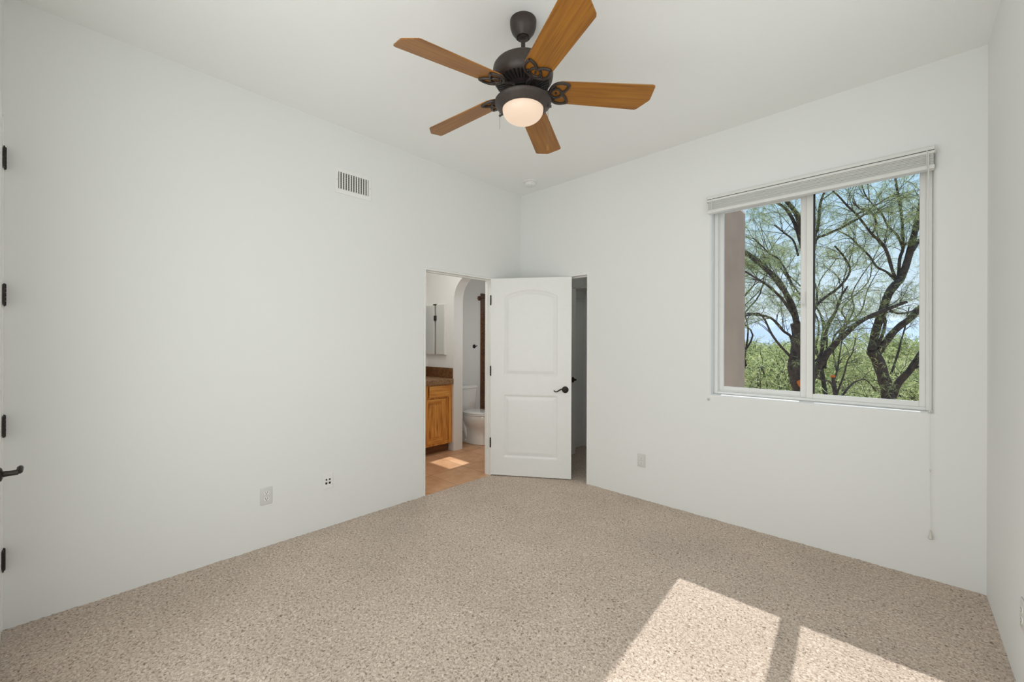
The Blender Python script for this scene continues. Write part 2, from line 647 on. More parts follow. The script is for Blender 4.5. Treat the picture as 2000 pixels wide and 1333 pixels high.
def rnd_win(a, c):
    mid = (a + c) / 2
    on_front = a.y < 0.004 and c.y < 0.004
    in_win = WX0 - .01 < mid.x < WX1 + .01 and WZ0 - .01 < mid.z < WZ1 + .01
    return on_front and in_win and (a - c).length > 0.1


wall_slab('wall_far', 'y', 0.0, 0.14, (-0.0, RW + 0.12), (-0.05, RH + 0.05), [(WX0, WX1, WZ0, WZ1), (CD0, CD1, -0.05, DH + 0.012)], M_WALL, 0.022, rnd_win)
b = MB().box(RW, RW + 0.12, -RD - 0.2, 0.1, -0.05, RH + 0.05)
tag(b.obj('wall_right', M_WALL), kind='structure')
wall_slab('wall_near', 'y', -RD - 0.12, -RD, (-0.1, RW + 0.1), (-0.05, RH + 0.05), [(0.0, 0.99, -0.05, 2.48)], M_WALL)

# bathroom walls: back wall, end wall with a small high window, near wall, arched partition
b = MB().box(BACKX - 0.1, BACKX, -1.85, BATHY + 0.1, -0.06, 2.85)
tag(b.obj('wall_bathroom_back', M_WALL), kind='structure')
wall_slab('wall_bathroom_end', 'y', BATHY, BATHY + 0.12, (BACKX - 0.1, -0.02), (-0.06, 2.85), [(-1.07, -0.60, 1.87, 2.35)], M_WALL)
b = MB().box(BACKX - 0.1, -0.08, -1.85, -1.75, -0.06, 2.85)
tag(b.obj('wall_bathroom_near', M_WALL), kind='structure')
PA0, PA1, ASPR, ATOP = -1.045, -0.20, 1.90, 2.255
poly = [(-1.62, -0.05), (PA0, -0.05), (PA0, ASPR)]
acx, arx = (PA0 + PA1) / 2, (PA1 - PA0) / 2
for i in range(1, 24):
    t = math.pi - math.pi * i / 24
    ct, st = math.cos(t), math.sin(t)
    poly.append((acx + arx * math.copysign(abs(ct) ** 0.85, ct), ASPR + (ATOP - ASPR) * st ** 0.85))
poly += [(PA1, ASPR), (PA1, -0.05), (-0.084, -0.05), (-0.084, 2.80), (-1.62, 2.80)]
b = MB().prism(poly, 0, 0.148, mtx=Matrix.Translation((0, 0.022, 0)) @ Matrix.Rotation(math.pi / 2, 4, 'X'))
tag(b.obj('wall_bathroom_arch', M_WALL, smooth=True, angle=25), kind='structure')
# shower tile on the back wall behind the toilet, capped with a border course
b = MB().box(BACKX - 0.002, BACKX + 0.012, 0.855, BATHY, 0.0, 2.155)
tag(b.obj('trim_shower_tile', M_SHOWER), 'brown mottled shower tile strip beyond the toilet', kind='structure')

# closet and the outside stucco wing that holds it
b = MB().box(1.82, 1.935, 0.139, 1.38, -2.0, 3.3)
tag(b.obj('wall_exterior', M_STUCCO), 'mauve stucco wing wall outside the window', kind='structure')
b = MB().box(-0.12, 1.83, 1.26, 1.38, -0.06, 3.3)
tag(b.obj('wall_closet_back', M_WALL), kind='structure')
b = MB().box(1.80, 1.822, 0.13, 1.27, -0.06, 2.8)
tag(b.obj('wall_closet_side', M_WALL), kind='structure')
# closet shelf on its cleat along the left side
b = MB().box(0.0, 0.02, 0.14, 1.26, 1.985, 2.085)
cl = tag(b.obj('trim_closet_cleat', M_TRIM), 'white closet shelf cleat', kind='structure')
b = MB().box(0.0, 0.30, 0.95, 1.26, 2.085, 2.105)
tag(b.obj('trim_closet_shelf', M_TRIM), kind='structure')

# door linings: thin jambs, heads and stops
JT = 0.016


def lining(name, axis, u0, u1, zt, c0, c1, stop):
    k = MB()

    def bx(ua, ub, ca, cb, za, zb):
        if axis == 'x':
            k.box(ca, cb, ua, ub, za, zb, 0.002, 1)
        else:
            k.box(ua, ub, ca, cb, za, zb, 0.002, 1)
    bx(u0, u0 + JT, c0, c1, -0.03, zt)
    bx(u1 - JT, u1, c0, c1, -0.03, zt)
    bx(u0 + JT - .001, u1 - JT + .001, c0 + .0007, c1 - .0007, zt - JT, zt)
    s0, s1 = stop
    bx(u0 + JT - .001, u0 + JT + 0.011, s0, s1, -0.004, zt - JT)
    bx(u1 - JT - 0.011, u1 - JT + .001, s0, s1, -0.004, zt - JT)
    bx(u0 + JT + .010, u1 - JT - .010, s0 + .0007, s1 - .0007, zt - JT - 0.011, zt - JT + .001)
    return tag(k.obj(name, M_TRIM), kind='structure')


lining('trim_1', 'x', BD0, BD1, DH, -0.089, 0.004, (-0.075, -0.040))
lining('trim_2', 'y', CD0, CD1, DH + 0.012, -0.004, 0.144, (0.045, 0.085))
lining('trim_3', 'y', 0.0, 0.99, 2.48, -RD - 0.124, -RD + 0.002, (-RD - 0.10, -RD - 0.06))


# ------------------------------------------------------------------ panelled doors
def door_height_field(w, h, x, z, flat=False):
    """depth of the moulded face of a two-panel door with an arched upper panel"""
    st = 0.140
    best = None

    def prof(d):                         # d: distance inside the panel edge
        if d < 0:
            return 0.0
        if d < 0.012:
            return -0.008 * (d / 0.012)
        if d < 0.020:
            return -0.008
        if d < 0.046:
            return -0.008 + 0.0065 * (d - 0.020) / 0.026
        return -0.0015
    out = 0.0
    # lower panel
    d = min(x - st, w - st - x, z - 0.195, (h - 1.215) - z)
    if d > 0:
        out = prof(d)
    # upper panel, arched head
    zl, zs, za = h - 1.010, h - 0.190, h - 0.122
    half = (w - 2 * st) / 2
    rise = za - zs
    rad = (half * half + rise * rise) / (2 * rise)
    dx = x - w / 2
    d_arch = rad - math.hypot(dx, z - (za - rad))
    d = min(x - st, w - st - x, z - zl, d_arch)
    if d > 0:
        out = prof(d)
    return out


def door_leaf(name, w, h, th, fine_side, material, stepx=0.007, stepz=0.009):
    """local: x from hinge, z up, faces at y=-th/2 and y=+th/2; fine_side gets the moulding on -y"""
    nx, nz = int(w / stepx), int(h / stepz)
    xs = [w * i / nx for i in range(nx + 1)]
    zs = [h * j / nz for j in range(nz + 1)]
    vs, fs = [], []
    for s in (-1, 1):
        base = len(vs)
        for z in zs:
            for x in xs:
                vs.append((x, s * (th / 2 + door_height_field(w, h, x, z)), z))
        for j in range(nz):
            for i in range(nx):
                q = [base + j * (nx + 1) + i, base + j * (nx + 1) + i + 1, base + (j + 1) * (nx + 1) + i + 1, base + (j + 1) * (nx + 1) + i]
                fs.append(q if s < 0 else q[::-1])
    n1 = (nx + 1) * (nz + 1)
    for i in range(nx):
        fs.append((i, i + n1, i + 1 + n1, i + 1))
        t = nz * (nx + 1)
        fs.append((t + i + 1, t + i + 1 + n1, t + i + n1, t + i))
    for j in range(nz):
        a, c = j * (nx + 1), (j + 1) * (nx + 1)
        fs.append((c, c + n1, a + n1, a))
        a, c = a + nx, c + nx
        fs.append((a, a + n1, c + n1, c))
    o = raw_mesh(name, vs, fs, material, smooth=True)
    o.data.set_sharp_from_angle(angle=math.radians(20))
    return o


def lever_parts(parent, x, z, y, side, toward):
    """rose, neck and wave lever; side -1/+1 is the face it stands on, toward -1/+1 the way the grip points"""
    R = Matrix.Translation((x, y, z)) @ Matrix.Rotation(math.pi / 2 if side < 0 else -math.pi / 2, 4, 'X')
    ro = MB().lathe([(0.034, 0), (0.034, 0.004), (0.031, 0.008), (0.024, 0.010), (0.022, 0.013), (0.014, 0.016), (0.0, 0.016)], 32, R)
    rose = ro.obj('door_rose', M_BRONZE, parent, smooth=True)
    pts, rad = [], []
    for i in range(15):
        t = i / 14
        px = toward * (0.112 * t)
        pz = 0.010 * math.sin(t * 2 * math.pi * 0.95) - 0.012 * t * t + (0.010 * max(0, t - .85) / .15)
        out = 0.052 + 0.004 * math.sin(t * math.pi)
        pts.append((x + px, y + side * out, z + pz))
        rad.append(0.0085 - 0.003 * t)
    lv = MB().tube([(x, y + side * 0.012, z), (x, y + side * 0.03, z), (x, y + side * 0.050, z)], [0.011, 0.009, 0.010], 12)
    lv.tube(pts, rad, 10)
    lv.obj('door_handle', M_BRONZE, parent, smooth=True)
    return rose


def hinge(parent, x, y, z, hgt=0.10, plate=(0.0, 0.0), name='hinge'):
    k = MB()
    n = 5
    for i in range(n):
        a = z - hgt / 2 + hgt * i / n
        k.lathe([(0.0075, a + .001), (0.0075, a + hgt / n - .001)], 12, Matrix.Translation((x, y, 0)))
    k.lathe([(0.004, z - hgt / 2), (0.004, z + hgt / 2)], 8, Matrix.Translation((x, y, 0)))
    for s in (-1, 1):
        k.lathe([(0.0, z + s * (hgt / 2 + .006)), (0.006, z + s * (hgt / 2 + .003)), (0.0075, z + s * hgt / 2)], 12, Matrix.Translation((x, y, 0)))
    px, py = plate
    if abs(px) + abs(py) > 0:
        x0, x1 = sorted((x, x + px)) if px else (x - .0025, x + .0025)
        y0, y1 = sorted((y, y + py)) if py else (y - .0025, y + .0025)
        k.box(x0, x1, y0, y1, z - hgt / 2, z + hgt / 2)
    return k.obj(name, M_BRONZE, parent, smooth=True)


# bathroom door: hinged on the left wall, swung across the corner in front of the closet doorway
TH = 0.035
d1 = door_leaf('door_1', 0.835, 2.050, TH, -1, M_DOOR)
d1.location = (0.010, -0.474, 0.010)
d1.rotation_euler = (0, 0, math.radians(33.0))
# swing the leaf so that its visible face passes through the hinge line
off = Vector((-math.sin(math.radians(33)), math.cos(math.radians(33)), 0)) * (TH / 2)
d1.location = Vector(d1.location) + off
tag(d1, 'white two-panel arched-top door standing open across the corner', kind='structure')
lever_parts(d1, 0.835 - 0.062, 0.905, -TH / 2, -1, -1)
lever_parts(d1, 0.835 - 0.062, 0.905, TH / 2, 1, -1)
for z in (0.335, 1.085, 1.825):
    hinge(d1, -0.004, -TH / 2 - 0.002, z, 0.095, (0.0, 0.032))
# closet's own door, opened inward against the closet's left side
d2 = door_leaf('door_2', 0.755, 2.050, TH, -1, M_DOOR, 0.02, 0.02)
d2.location = (CD0 + JT + 0.028, 0.06, 0.010)
d2.rotation_euler = (0, 0, math.radians(88.5))
tag(d2, 'white closet door opened into the closet', kind='structure')
lever_parts(d2, 0.755 - 0.062, 0.925, -TH / 2, -1, -1)
# entry door, tall, closed, in the near wall at the left edge of the picture
d3 = door_leaf('door_3', 0.955, 2.435, TH, -1, M_DOOR, 0.02, 0.02)
d3.location = (0.017, -RD - 0.020, 0.012)
d3.rotation_euler = (0, 0, math.radians(3.6))      # standing just ajar
tag(d3, 'tall white entry door standing just ajar beside the left wall', kind='structure')
lever_parts(d3, 0.955 - 0.10, 0.915, TH / 2, 1, -1)
for z in (0.33, 0.970, 1.600, 2.255):
    hinge(d3, -0.008, TH / 2 + 0.006, z, 0.10, (0.034, 0.0))

# ------------------------------------------------------------------ the window
win = thing('window_1', 'white vinyl sliding window with two panes', None, ((WX0 + WX1) / 2, 0.10, WZ0))
win['kind'] = 'structure'
wx, wz = (WX0 + WX1) / 2, WZ0


def wpart(name, boxes, material, bevel=0.003):
    k = MB()
    for q in boxes:
        k.box(q[0] - wx, q[1] - wx, q[2] - 0.10, q[3] - 0.10, q[4] - wz, q[5] - wz, bevel, 1)
    return k.obj(name, material, win)


x0, x1, z0, z1 = WX0 + .001, WX1 - .001, WZ0 + .001, WZ1 - .001
# outer frame with two tracks
wpart('window_frame', [(x0, x0 + .028, .072, .139, z0, z1), (x1 - .028, x1, .072, .139, z0, z1),
                       (x0 + .027, x1 - .027, .0727, .1383, z0, z0 + .020), (x0 + .027, x1 - .027, .0727, .1383, z1 - .028, z1),
                       (x0 + .026, x0 + .034, .098, .106, z0 + .001, z1 - .001), (x1 - .034, x1 - .026, .098, .106, z0 + .001, z1 - .001),
                       (x0 + .0335, x1 - .0335, .0985, .1055, z0 + .018, z0 + .028)], M_VINYL)
ZB, ZT = z0 + .020, z1 - .028
# right sash sits on the inner track, left one behind it
xm = 2.648
wpart('sliding_sash', [(xm - .002, xm + .036, .074, .097, ZB, ZT), (x1 - .056, x1 - .028, .074, .097, ZB, ZT),
                       (xm + .035, x1 - .055, .0746, .0964, ZB, ZB + .032), (xm + .035, x1 - .055, .0746, .0964, ZT - .04, ZT)], M_VINYL)
wpart('fixed_sash', [(x0 + .028, x0 + .060, .107, .130, ZB, ZT), (xm - .040, xm + .004, .100, .130, ZB, ZT),
                     (x0 + .059, xm - .039, .1076, .1294, ZB, ZB + .038), (x0 + .059, xm - .039, .1076, .1294, ZT - .04, ZT)], M_VINYL)
wpart('gasket', [(xm + .036, xm + .047, .082, .092, ZB + .032, ZT - .04)], M_GASKET, 0.0)
wpart('pane', [(x0 + .055, xm - .036, .116, .120, ZB + .033, ZT - .035)], M_GLASS, 0.0)
wpart('pane', [(xm + .034, x1 - .054, .084, .088, ZB + .028, ZT - .035)], M_GLASS, 0.0)
k = MB().tube([(xm - .012 - wx, -.028, 1.66 - wz + dz) for dz in (0, .004)], .004, 8)
k.tube([(xm - .010 - wx, -.030, 1.66 - wz + q) for q in (0.0, .03, .07, .095)], [.003, .004, .004, .003], 8)
k.tube([(xm - .010 - wx, -.030, 1.66 - wz), (xm - .022 - wx, -.040, 1.657 - wz), (xm - .026 - wx, -.046, 1.675 - wz)], .004, 8)
k.obj('window_latch', M_VINYL, win, smooth=True)
# bathroom's small high window
w2 = MB().box(-1.07, -1.02, BATHY + .05, BATHY + .08, 1.87, 2.35).box(-.65, -.60, BATHY + .05, BATHY + .08, 1.87, 2.35)
w2.box(-1.02, -.65, BATHY + .05, BATHY + .08, 1.87, 1.95).box(-1.02, -.65, BATHY + .05, BATHY + .08, 2.27, 2.35)
w2o = tag(w2.obj('window_2', M_VINYL), kind='structure')
MB().box(-1.02, -.65, BATHY + .06, BATHY + .064, 1.95, 2.27).obj('pane', M_GLASS, w2o)

# ------------------------------------------------------------------ ceiling fan
FX, FY = 1.712, -1.880
ZC = RH
fan = thing('ceiling_fan', 'five-blade wooden ceiling fan with dark bronze motor and lit round glass bowl', 'ceiling fan', (FX, FY, ZC))


def fz(z):
    return z - ZC


MB().lathe([(0.068, fz(3.0475)), (0.068, fz(3.035)), (0.066, fz(3.015)), (0.058, fz(2.993)), (0.046, fz(2.978)), (0.040, fz(2.968)), (0.034, fz(2.962)),
            (0.030, fz(2.964)), (0.022, fz(2.968))], 48).obj('canopy', M_FANMETAL, fan, smooth=True)
k = MB().lathe([(0.026, fz(2.966)), (0.026, fz(2.957)), (0.016, fz(2.952)), (0.011, fz(2.950)), (0.011, fz(2.845)), (0.020, fz(2.842)), (0.020, fz(2.815))], 32)
k.obj('downrod', M_FANMETAL, fan, smooth=True)
motor = MB().lathe([(0.020, fz(2.826)), (0.090, fz(2.825)), (0.128, fz(2.821)), (0.136, fz(2.817)), (0.139, fz(2.812)), (0.148, fz(2.808)), (0.1535, fz(2.800)),
                    (0.155, fz(2.790)), (0.155, fz(2.762)), (0.151, fz(2.742)), (0.142, fz(2.728)), (0.120, fz(2.716)), (0.085, fz(2.706)), (0.070, fz(2.700)), (0.0, fz(2.700))], 72)
motor = motor.obj('motor_housing', M_FANMETAL, fan, smooth=True, angle=50)
k = MB()
for i in range(40):
    a = 2 * math.pi * (i + .5) / 40
    p0 = Vector((0.086 * math.cos(a), 0.086 * math.sin(a), fz(2.7045)))
    p1 = Vector((0.134 * math.cos(a), 0.134 * math.sin(a), fz(2.7215)))
    k.tube([p0, p0.lerp(p1, .5), p1], [0.0032, 0.0050, 0.0058], 6)
k.obj('vent_slot', M_FANBLACK, motor)
k = MB().lathe([(0.066, fz(2.705)), (0.066, fz(2.690)), (0.056, fz(2.686)), (0.052, fz(2.672)), (0.050, fz(2.655)), (0.0, fz(2.655))], 40)
k.obj('hub', M_FANBLACK, fan, smooth=True)
k = MB().lathe([(0.045, fz(2.660)), (0.046, fz(2.642)), (0.090, fz(2.639)), (0.132, fz(2.635)), (0.142, fz(2.632)), (0.146, fz(2.627)), (0.145, fz(2.621)),
                (0.136, fz(2.611)), (0.122, fz(2.599)), (0.114, fz(2.591)), (0.110, fz(2.588)), (0.107, fz(2.589)), (0.105, fz(2.600)), (0.0, fz(2.604))], 72)
pan = k.obj('light_fitter', M_FANMETAL, fan, smooth=True, angle=40)
for a in (-0.08, 2.58, 1.2):
    a += YAW
    c, s = math.cos(a), math.sin(a)
    MB().tube([(0.120 * c, 0.120 * s, fz(2.606)), (0.146 * c, 0.146 * s, fz(2.602))], [0.004, 0.0065], 10).obj('thumb_screw', M_FANMETAL, pan, smooth=True)
prof = [(0.105, fz(2.594))]
for i in range(1, 15):
    t = i / 14 * math.pi / 2
    prof.append((0.105 * math.cos(t) ** 0.85 if i < 14 else 0.0, fz(2.590 - 0.064 * math.sin(t))))
MB().lathe(prof, 64, caps=False).obj('glass_bowl', M_BOWL, fan, smooth=True, angle=80)
# pull chains hang at the right and at the left of the bowl
rv, fv = rgt, fwd
M_CHAIN = mat_plain('dull_brass_chain', (.22, .18, .13), .4, .6)


def chain(side, back, ztop, length, fob):
    p = rv * side + fv * back
    q = thing('pull_chain', None, None, (p.x, p.y, fz(ztop)))
    q.parent = fan
    kk = MB().tube([(0, 0, 0.02), (0, 0, 0)], 0.003, 8)
    n = int(length / 0.0045)
    kk.tube([(0, 0, 0), (0, 0, -length)], 0.0008, 6)
    for i in range(0, n, 1):
        z = -i * length / n
        kk.lathe([(0.0, z + .0016), (0.0016, z), (0.0, z - .0016)], 6)
    ch = kk.obj('pull_chain', M_CHAIN, fan, loc=(p.x, p.y, fz(ztop)))
    if fob:
        ff = MB().lathe([(0.0, -length + .004), (0.002, -length), (0.004, -length - .010), (0.0075, -length - .020), (0.0065, -length - .028), (0.0, -length - .032)], 16)
        ff.obj('chain_fob', M_BLADE, ch, smooth=True)
    bpy.data.objects.remove(q)
    return ch


chain(0.128, -0.010, 2.620, 0.215, True)
chain(-0.121, 0.075, 2.614, 0.085, False)

# one blade with its cast bracket, then four copies
ZBL = 2.690


def make_blade():
    L0, L1 = 0.134, 0.662
    w0, w1 = 0.068, 0.080
    pts = [(L0 + .014, -w0 * .62), (L0 + .034, -w0 * .88), (L0 + .062, -w0), (L1 - .014, -w1), (L1 - .003, -w1 + .004), (L1, -w1 + .014), (L1, w1 - .074), (L1 - .003, w1 - .064), (L1 - .050, w1 - .006), (L1 - .062, w1),
           (L0 + .062, w0), (L0 + .034, w0 * .88), (L0 + .014, w0 * .62), (L0 + .002, w0 * .25), (L0 + .002, -w0 * .25)]
    bl = MB().prism(pts, 0.0, 0.0055, bevel=0.0012, seg=1)
    o = bl.obj('blade', M_BLADE, fan)
    # triquetra-like cast bracket under the blade root, with an arm to the hub
    k2 = MB()
    zt = -0.004

    def arc(p0, p1, bulge, n=10):
        p0, p1 = Vector((*p0, zt)), Vector((*p1, zt))
        mid = (p0 + p1) / 2
        d = (p1 - p0)
        nrm = Vector((-d.y, d.x, 0))
        out = []
        for i in range(n + 1):
            t = i / n
            out.append(p0.lerp(p1, t) + nrm * bulge * 4 * t * (1 - t))
        return out
    r = 0.0074
    tipA, tipB, base, mid = (0.232, 0.054), (0.232, -0.054), (0.148, 0.0), (0.205, 0.0)
    for s in (1, -1):
        tp = (0.232, 0.054 * s)
        k2.tube(arc((0.134, 0.0), tp, 0.30 * s, 14), r, 8)
        k2.tube(arc(tp, (0.200, 0.004 * s), 0.12 * s, 12), r, 8)
    k2.tube([(0.171 + 0.027 * math.cos(a), 0.027 * math.sin(a), zt) for a in [2 * math.pi * i / 24 for i in range(24)]], r * .85, 8, closed=True)
    k2.tube([(0.140, 0, zt), (0.122, 0, -.002), (0.104, 0, 0.003), (0.086, 0, 0.008), (0.060, 0, 0.010)], [0.009, 0.010, 0.010, 0.011, 0.014], 10)
    for q in ((0.164, 0.036), (0.164, -0.036), (0.171, 0.0)):
        k2.lathe([(0.0, -0.012), (0.0035, -0.011), (0.005, -0.008), (0.005, 0.001)], 10, Matrix.Translation((q[0], q[1], 0)))
    ir = k2.obj('blade_bracket', M_FANMETAL, o, smooth=True)
    return o


blade0 = make_blade()
PITCH = math.radians(14)
DROOP = math.radians(2.8)
for i in range(5):
    a = math.radians(44.2 + 72 * i)
    if i == 0:
        o = blade0
    else:
        o = blade0.copy()
        COL.objects.link(o)
        for ch in blade0.children:
            c = ch.copy()
            COL.objects.link(c)
            c.parent = o
        o.parent = fan
    o.location = (0, 0, fz(ZBL))
    o.rotation_euler = (Matrix.Rotation(a, 3, 'Z') @ Matrix.Rotation(DROOP, 3, 'Y') @ Matrix.Rotation(-PITCH, 3, 'X')).to_euler()

# ------------------------------------------------------------------ smoke detector
sd = thing('smoke_detector', 'round white smoke detector on the ceiling near the far corner', 'smoke detector', (0.352, -0.250, RH))
MB().lathe([(0.073, 0.0), (0.073, -0.006), (0.070, -0.009), (0.056, -0.010)], 48).obj('base_plate', M_WHITEPLASTIC, sd, smooth=True)
MB().lathe([(0.052, -0.009), (0.055, -0.013), (0.055, -0.030), (0.052, -0.038), (0.044, -0.043), (0.0, -0.044)], 48).obj('sensor_cover', M_WHITEPLASTIC, sd, smooth=True)
MB().lathe([(0.0, -0.0455), (0.006, -0.045), (0.006, -0.043)], 16, Matrix.Translation((0.025, -0.01, 0))).obj('test_button', M_CLEAR, sd, smooth=True)

# ------------------------------------------------------------------ supply air vent, high on the left wall (local: x along wall, +y out of the wall)
vent = thing('air_vent', 'white wall air register with vertical fins high on the left wall', 'air vent', (0.0, -1.963, 2.632), -math.pi / 2)
VW, VH = 0.290, 0.200
IW, IH = 0.122, 0.064
k = MB()
k.box(-VW / 2, -IW, 0, .007, -VH / 2, VH / 2, .003).box(IW, VW / 2, 0, .007, -VH / 2, VH / 2, .003)
k.box(-IW - .002, IW + .002, 0, .007, IH, VH / 2, .003).box(-IW - .002, IW + .002, 0, .007, -VH / 2, -IH, .003)
k.box(-IW, IW, -.03, -.028, -IH, IH)
k.obj('frame', M_TRIM, vent)
k = MB().box(-IW, IW, .0005, .0012, -IH, IH)
k.obj('dark_opening', M_SLOT, vent)
k = MB()
for i in range(9):
    z = -IH + (i + .5) * 2 * IH / 9
    k.box(-IW, IW, .0012, .0020, z - .0045, z + .0015)
k.obj('rear_louvre', mat_plain('grey_louvre', (0.30, 0.30, 0.28), 0.5), vent)
f0 = None
for i in range(12):
    x = -IW + (i + .5) * 2 * IW / 12
    if f0 is None:
        f0 = MB().box(-.0045, .0045, .0015, .0065, -IH, IH, .001, 1).obj('fin', M_TRIM, vent, loc=(x, 0, 0))
    else:
        f = f0.copy()
        COL.objects.link(f)
        f.location = (x, 0, 0)
for s in (-1, 1):
    MB().lathe([(0.0, .0085), (.004, .008), (.0045, .006)], 12, Matrix.Translation((s * .134, 0, 0)) @ Matrix.Rotation(-math.pi / 2, 4, 'X')).obj('screw', M_CLEAR, vent, smooth=True)


# ------------------------------------------------------------------ wall plates
def outlet(label, loc, rz, group='white duplex power outlets'):
    t = thing('wall_outlet', label, 'outlet', loc, rz, group)
    MB().box(-.036, .036, 0, .006, -.058, .058, .0035, 3).obj('cover_plate', M_PLATE, t, smooth=True)
    for s in (-1, 1):
        zc = s * .0205
        p = [(.0165 * math.cos(a), .0145 * math.sin(a)) for a in [2 * math.pi * i / 24 for i in range(24)]]
        p = [(x, max(-.0125, min(.0125, y))) for x, y in p]
        mt = Matrix.Translation((0, 0.0055, zc)) @ Matrix.Rotation(-math.pi / 2, 4, 'X')
        f = MB().prism(p, 0, .0025, mt).obj('receptacle', M_WHITEPLASTIC, t)
        for (x, z, w, h) in ((-.0062, .004, .003, .008), (.0062, .004, .003, .007), (0.0, -.0065, .0055, .005)):
            MB().box(x - w / 2, x + w / 2, .0078, .0084, zc + z - h / 2, zc + z + h / 2).obj('contact_slot', M_SLOT, f)
    MB().lathe([(0, .0072), (.003, .007), (.0032, .005)], 10, Matrix.Rotation(-math.pi / 2, 4, 'X')).obj('screw', M_CLEAR, t, smooth=True)
    return t


outlet('white duplex outlet low on the left wall', (0.0, -2.570, 0.345), -math.pi / 2)
outlet('white duplex outlet low on the far wall between closet and window', (1.455, 0.0, 0.345), math.pi)
outlet('white duplex outlet on the right wall at the picture edge', (RW, -0.955, 0.345), math.pi / 2)
t = thing('data_plate', 'white wall plate with four dark jacks on the left wall', 'wall plate', (0.0, -2.157, 0.345), -math.pi / 2)
MB().box(-.037, .037, 0, .005, -.057, .057, .0025, 2).obj('cover_plate', M_WHITEPLASTIC, t)
for x in (-.0125, .0125):
    MB().box(x - .0075, x + .0075, .0046, .0056, -.0215, -.0065).obj('data_jack', M_SLOT, t)
    MB().lathe([(.006, 0), (.006, .003), (.0035, .003), (.0035, .007), (0, .007)], 14, Matrix.Translation((x, .0045, .013)) @ Matrix.Rotation(-math.pi / 2, 4, 'X')).obj('coax_jack', M_BRONZE, t, smooth=True)

# ------------------------------------------------------------------ raised window shade with its cord
bl = thing('window_shade', 'raised pale grey cellular shade stacked above the window, cord hanging at right', 'window shade', (2.0, 0.0, 2.40))
bx0, bx1 = 0.022, 1.272
k = MB().box(bx0, bx1, -.052, -.001, .119, .138, .002, 2).box(bx0, bx1, -.056, -.001, .098, .114, .003, 2)
k.obj('head_rail', M_RAIL, bl)
MB().box(bx0 + .001, bx1 - .001, -.0515, -.004, .1135, .1195).obj('rail_gap_shade', mat_plain('groove_shade', (.10, .10, .095), .7), bl)  # dark strip painting the shade in the gap between the rail pieces
k = MB()
for i in range(7):
    z = .032 + i * .0095
    k.box(bx0 + .004, bx1 - .004, -.050 + .0015 * (i % 2), -.006, z, z + .0093, .003, 2)
k.obj('shade_fabric', M_FABRIC, bl)
MB().box(bx0, bx1, -.054, -.004, .010, .0325, .004, 3).obj('bottom_rail', M_RAIL, bl)
for xa, xb in ((bx0 - .003, bx0 + .001), (bx1 - .001, bx1 + .003)):
    MB().box(xa, xb, -.056, 0.0, .094, .139, .001, 1).obj('end_cap', M_CLEAR, bl)
for x in (bx0 + .035, bx1 - .032):
    MB().tube([(x, -.058, .118), (x, -.0585, .07), (x, -.057, .008)], .0022, 8).obj('lift_string', M_RAIL, bl, smooth=True)
cx_ = 3.246 - 2.0
k = MB().tube([(cx_, -.058, .105), (cx_ + .002, -.050, -.6), (cx_ + .010, -.030, -1.405)], .0026, 8)
k.tube([(cx_ + .010, -.030, -1.405), (cx_ + .012, -.026, -1.75), (cx_ + .014, -.024, -2.105)], .0013, 6)
cord = k.obj('lift_cord', M_RAIL, bl, smooth=True)
k = MB().lathe([(0.0, -2.098), (.003, -2.100), (.0045, -2.112), (.006, -2.128), (.0105, -2.142), (.0115, -2.150), (.009, -2.153), (0, -2.153)], 16, Matrix.Translation((cx_ + .014, -.024, 0)))
k.obj('tassel', M_CLEAR, cord, smooth=True)
MB().lathe([(0.0, -1.744), (.003, -1.746), (.004, -1.756), (.0, -1.762)], 10, Matrix.Translation((cx_ + .012, -.026, 0))).obj('cord_joiner', M_CLEAR, cord, smooth=True)
for nm, x, z in (('left', 2.020, 0.945), ('right', 3.259, 0.990)):
    q = thing('shade_bracket', 'small clear hold-down bracket below the %s end of the window sill' % nm, 'bracket', (x, 0, z), math.pi)
    MB().box(-.009, .009, 0, .003, -.010, .010, .001, 1).obj('bracket_plate', M_CLEAR, q)
    MB().tube([(-.004, .002, -.006), (-.004, .013, -.006), (-.004, .014, .003)], .0022, 8).tube([(.004, .002, -.006), (.004, .013, -.006), (.004, .014, .003)], .0022, 8).obj('hook', M_CLEAR, q, smooth=True)

# ------------------------------------------------------------------ bathroom furniture
VF = -1.07                                                    # vanity front plane; its right end meets the arched wall
VY1, VY0 = -0.128, -1.70
van = thing('vanity_cabinet', 'knotty alder vanity cabinet in the bathroom', 'vanity', (BACKX, VY1, 0.0))


def vp(name, boxes, material, bevel=0.002, parent=None, smooth=False):
    k = MB()
    for q in boxes:
        k.box(q[0] - BACKX, q[1] - BACKX, q[2] - VY1, q[3] - VY1, q[4], q[5], bevel, 2)
    return k.obj(name, material, parent or van, smooth=smooth)


vp('carcass', [(BACKX + .002, VF - .020, VY0, VY1, .105, .860)], M_PINE)
vp('toe_kick', [(BACKX + .002, VF - .075, VY0, VY1 - .002, -.002, .106)], mat_wood('shadowed_alder', lin((128, 84, 44)), lin((110, 70, 36)), lin((90, 56, 28)), (28, 2.2, 28), .6, coat=0))
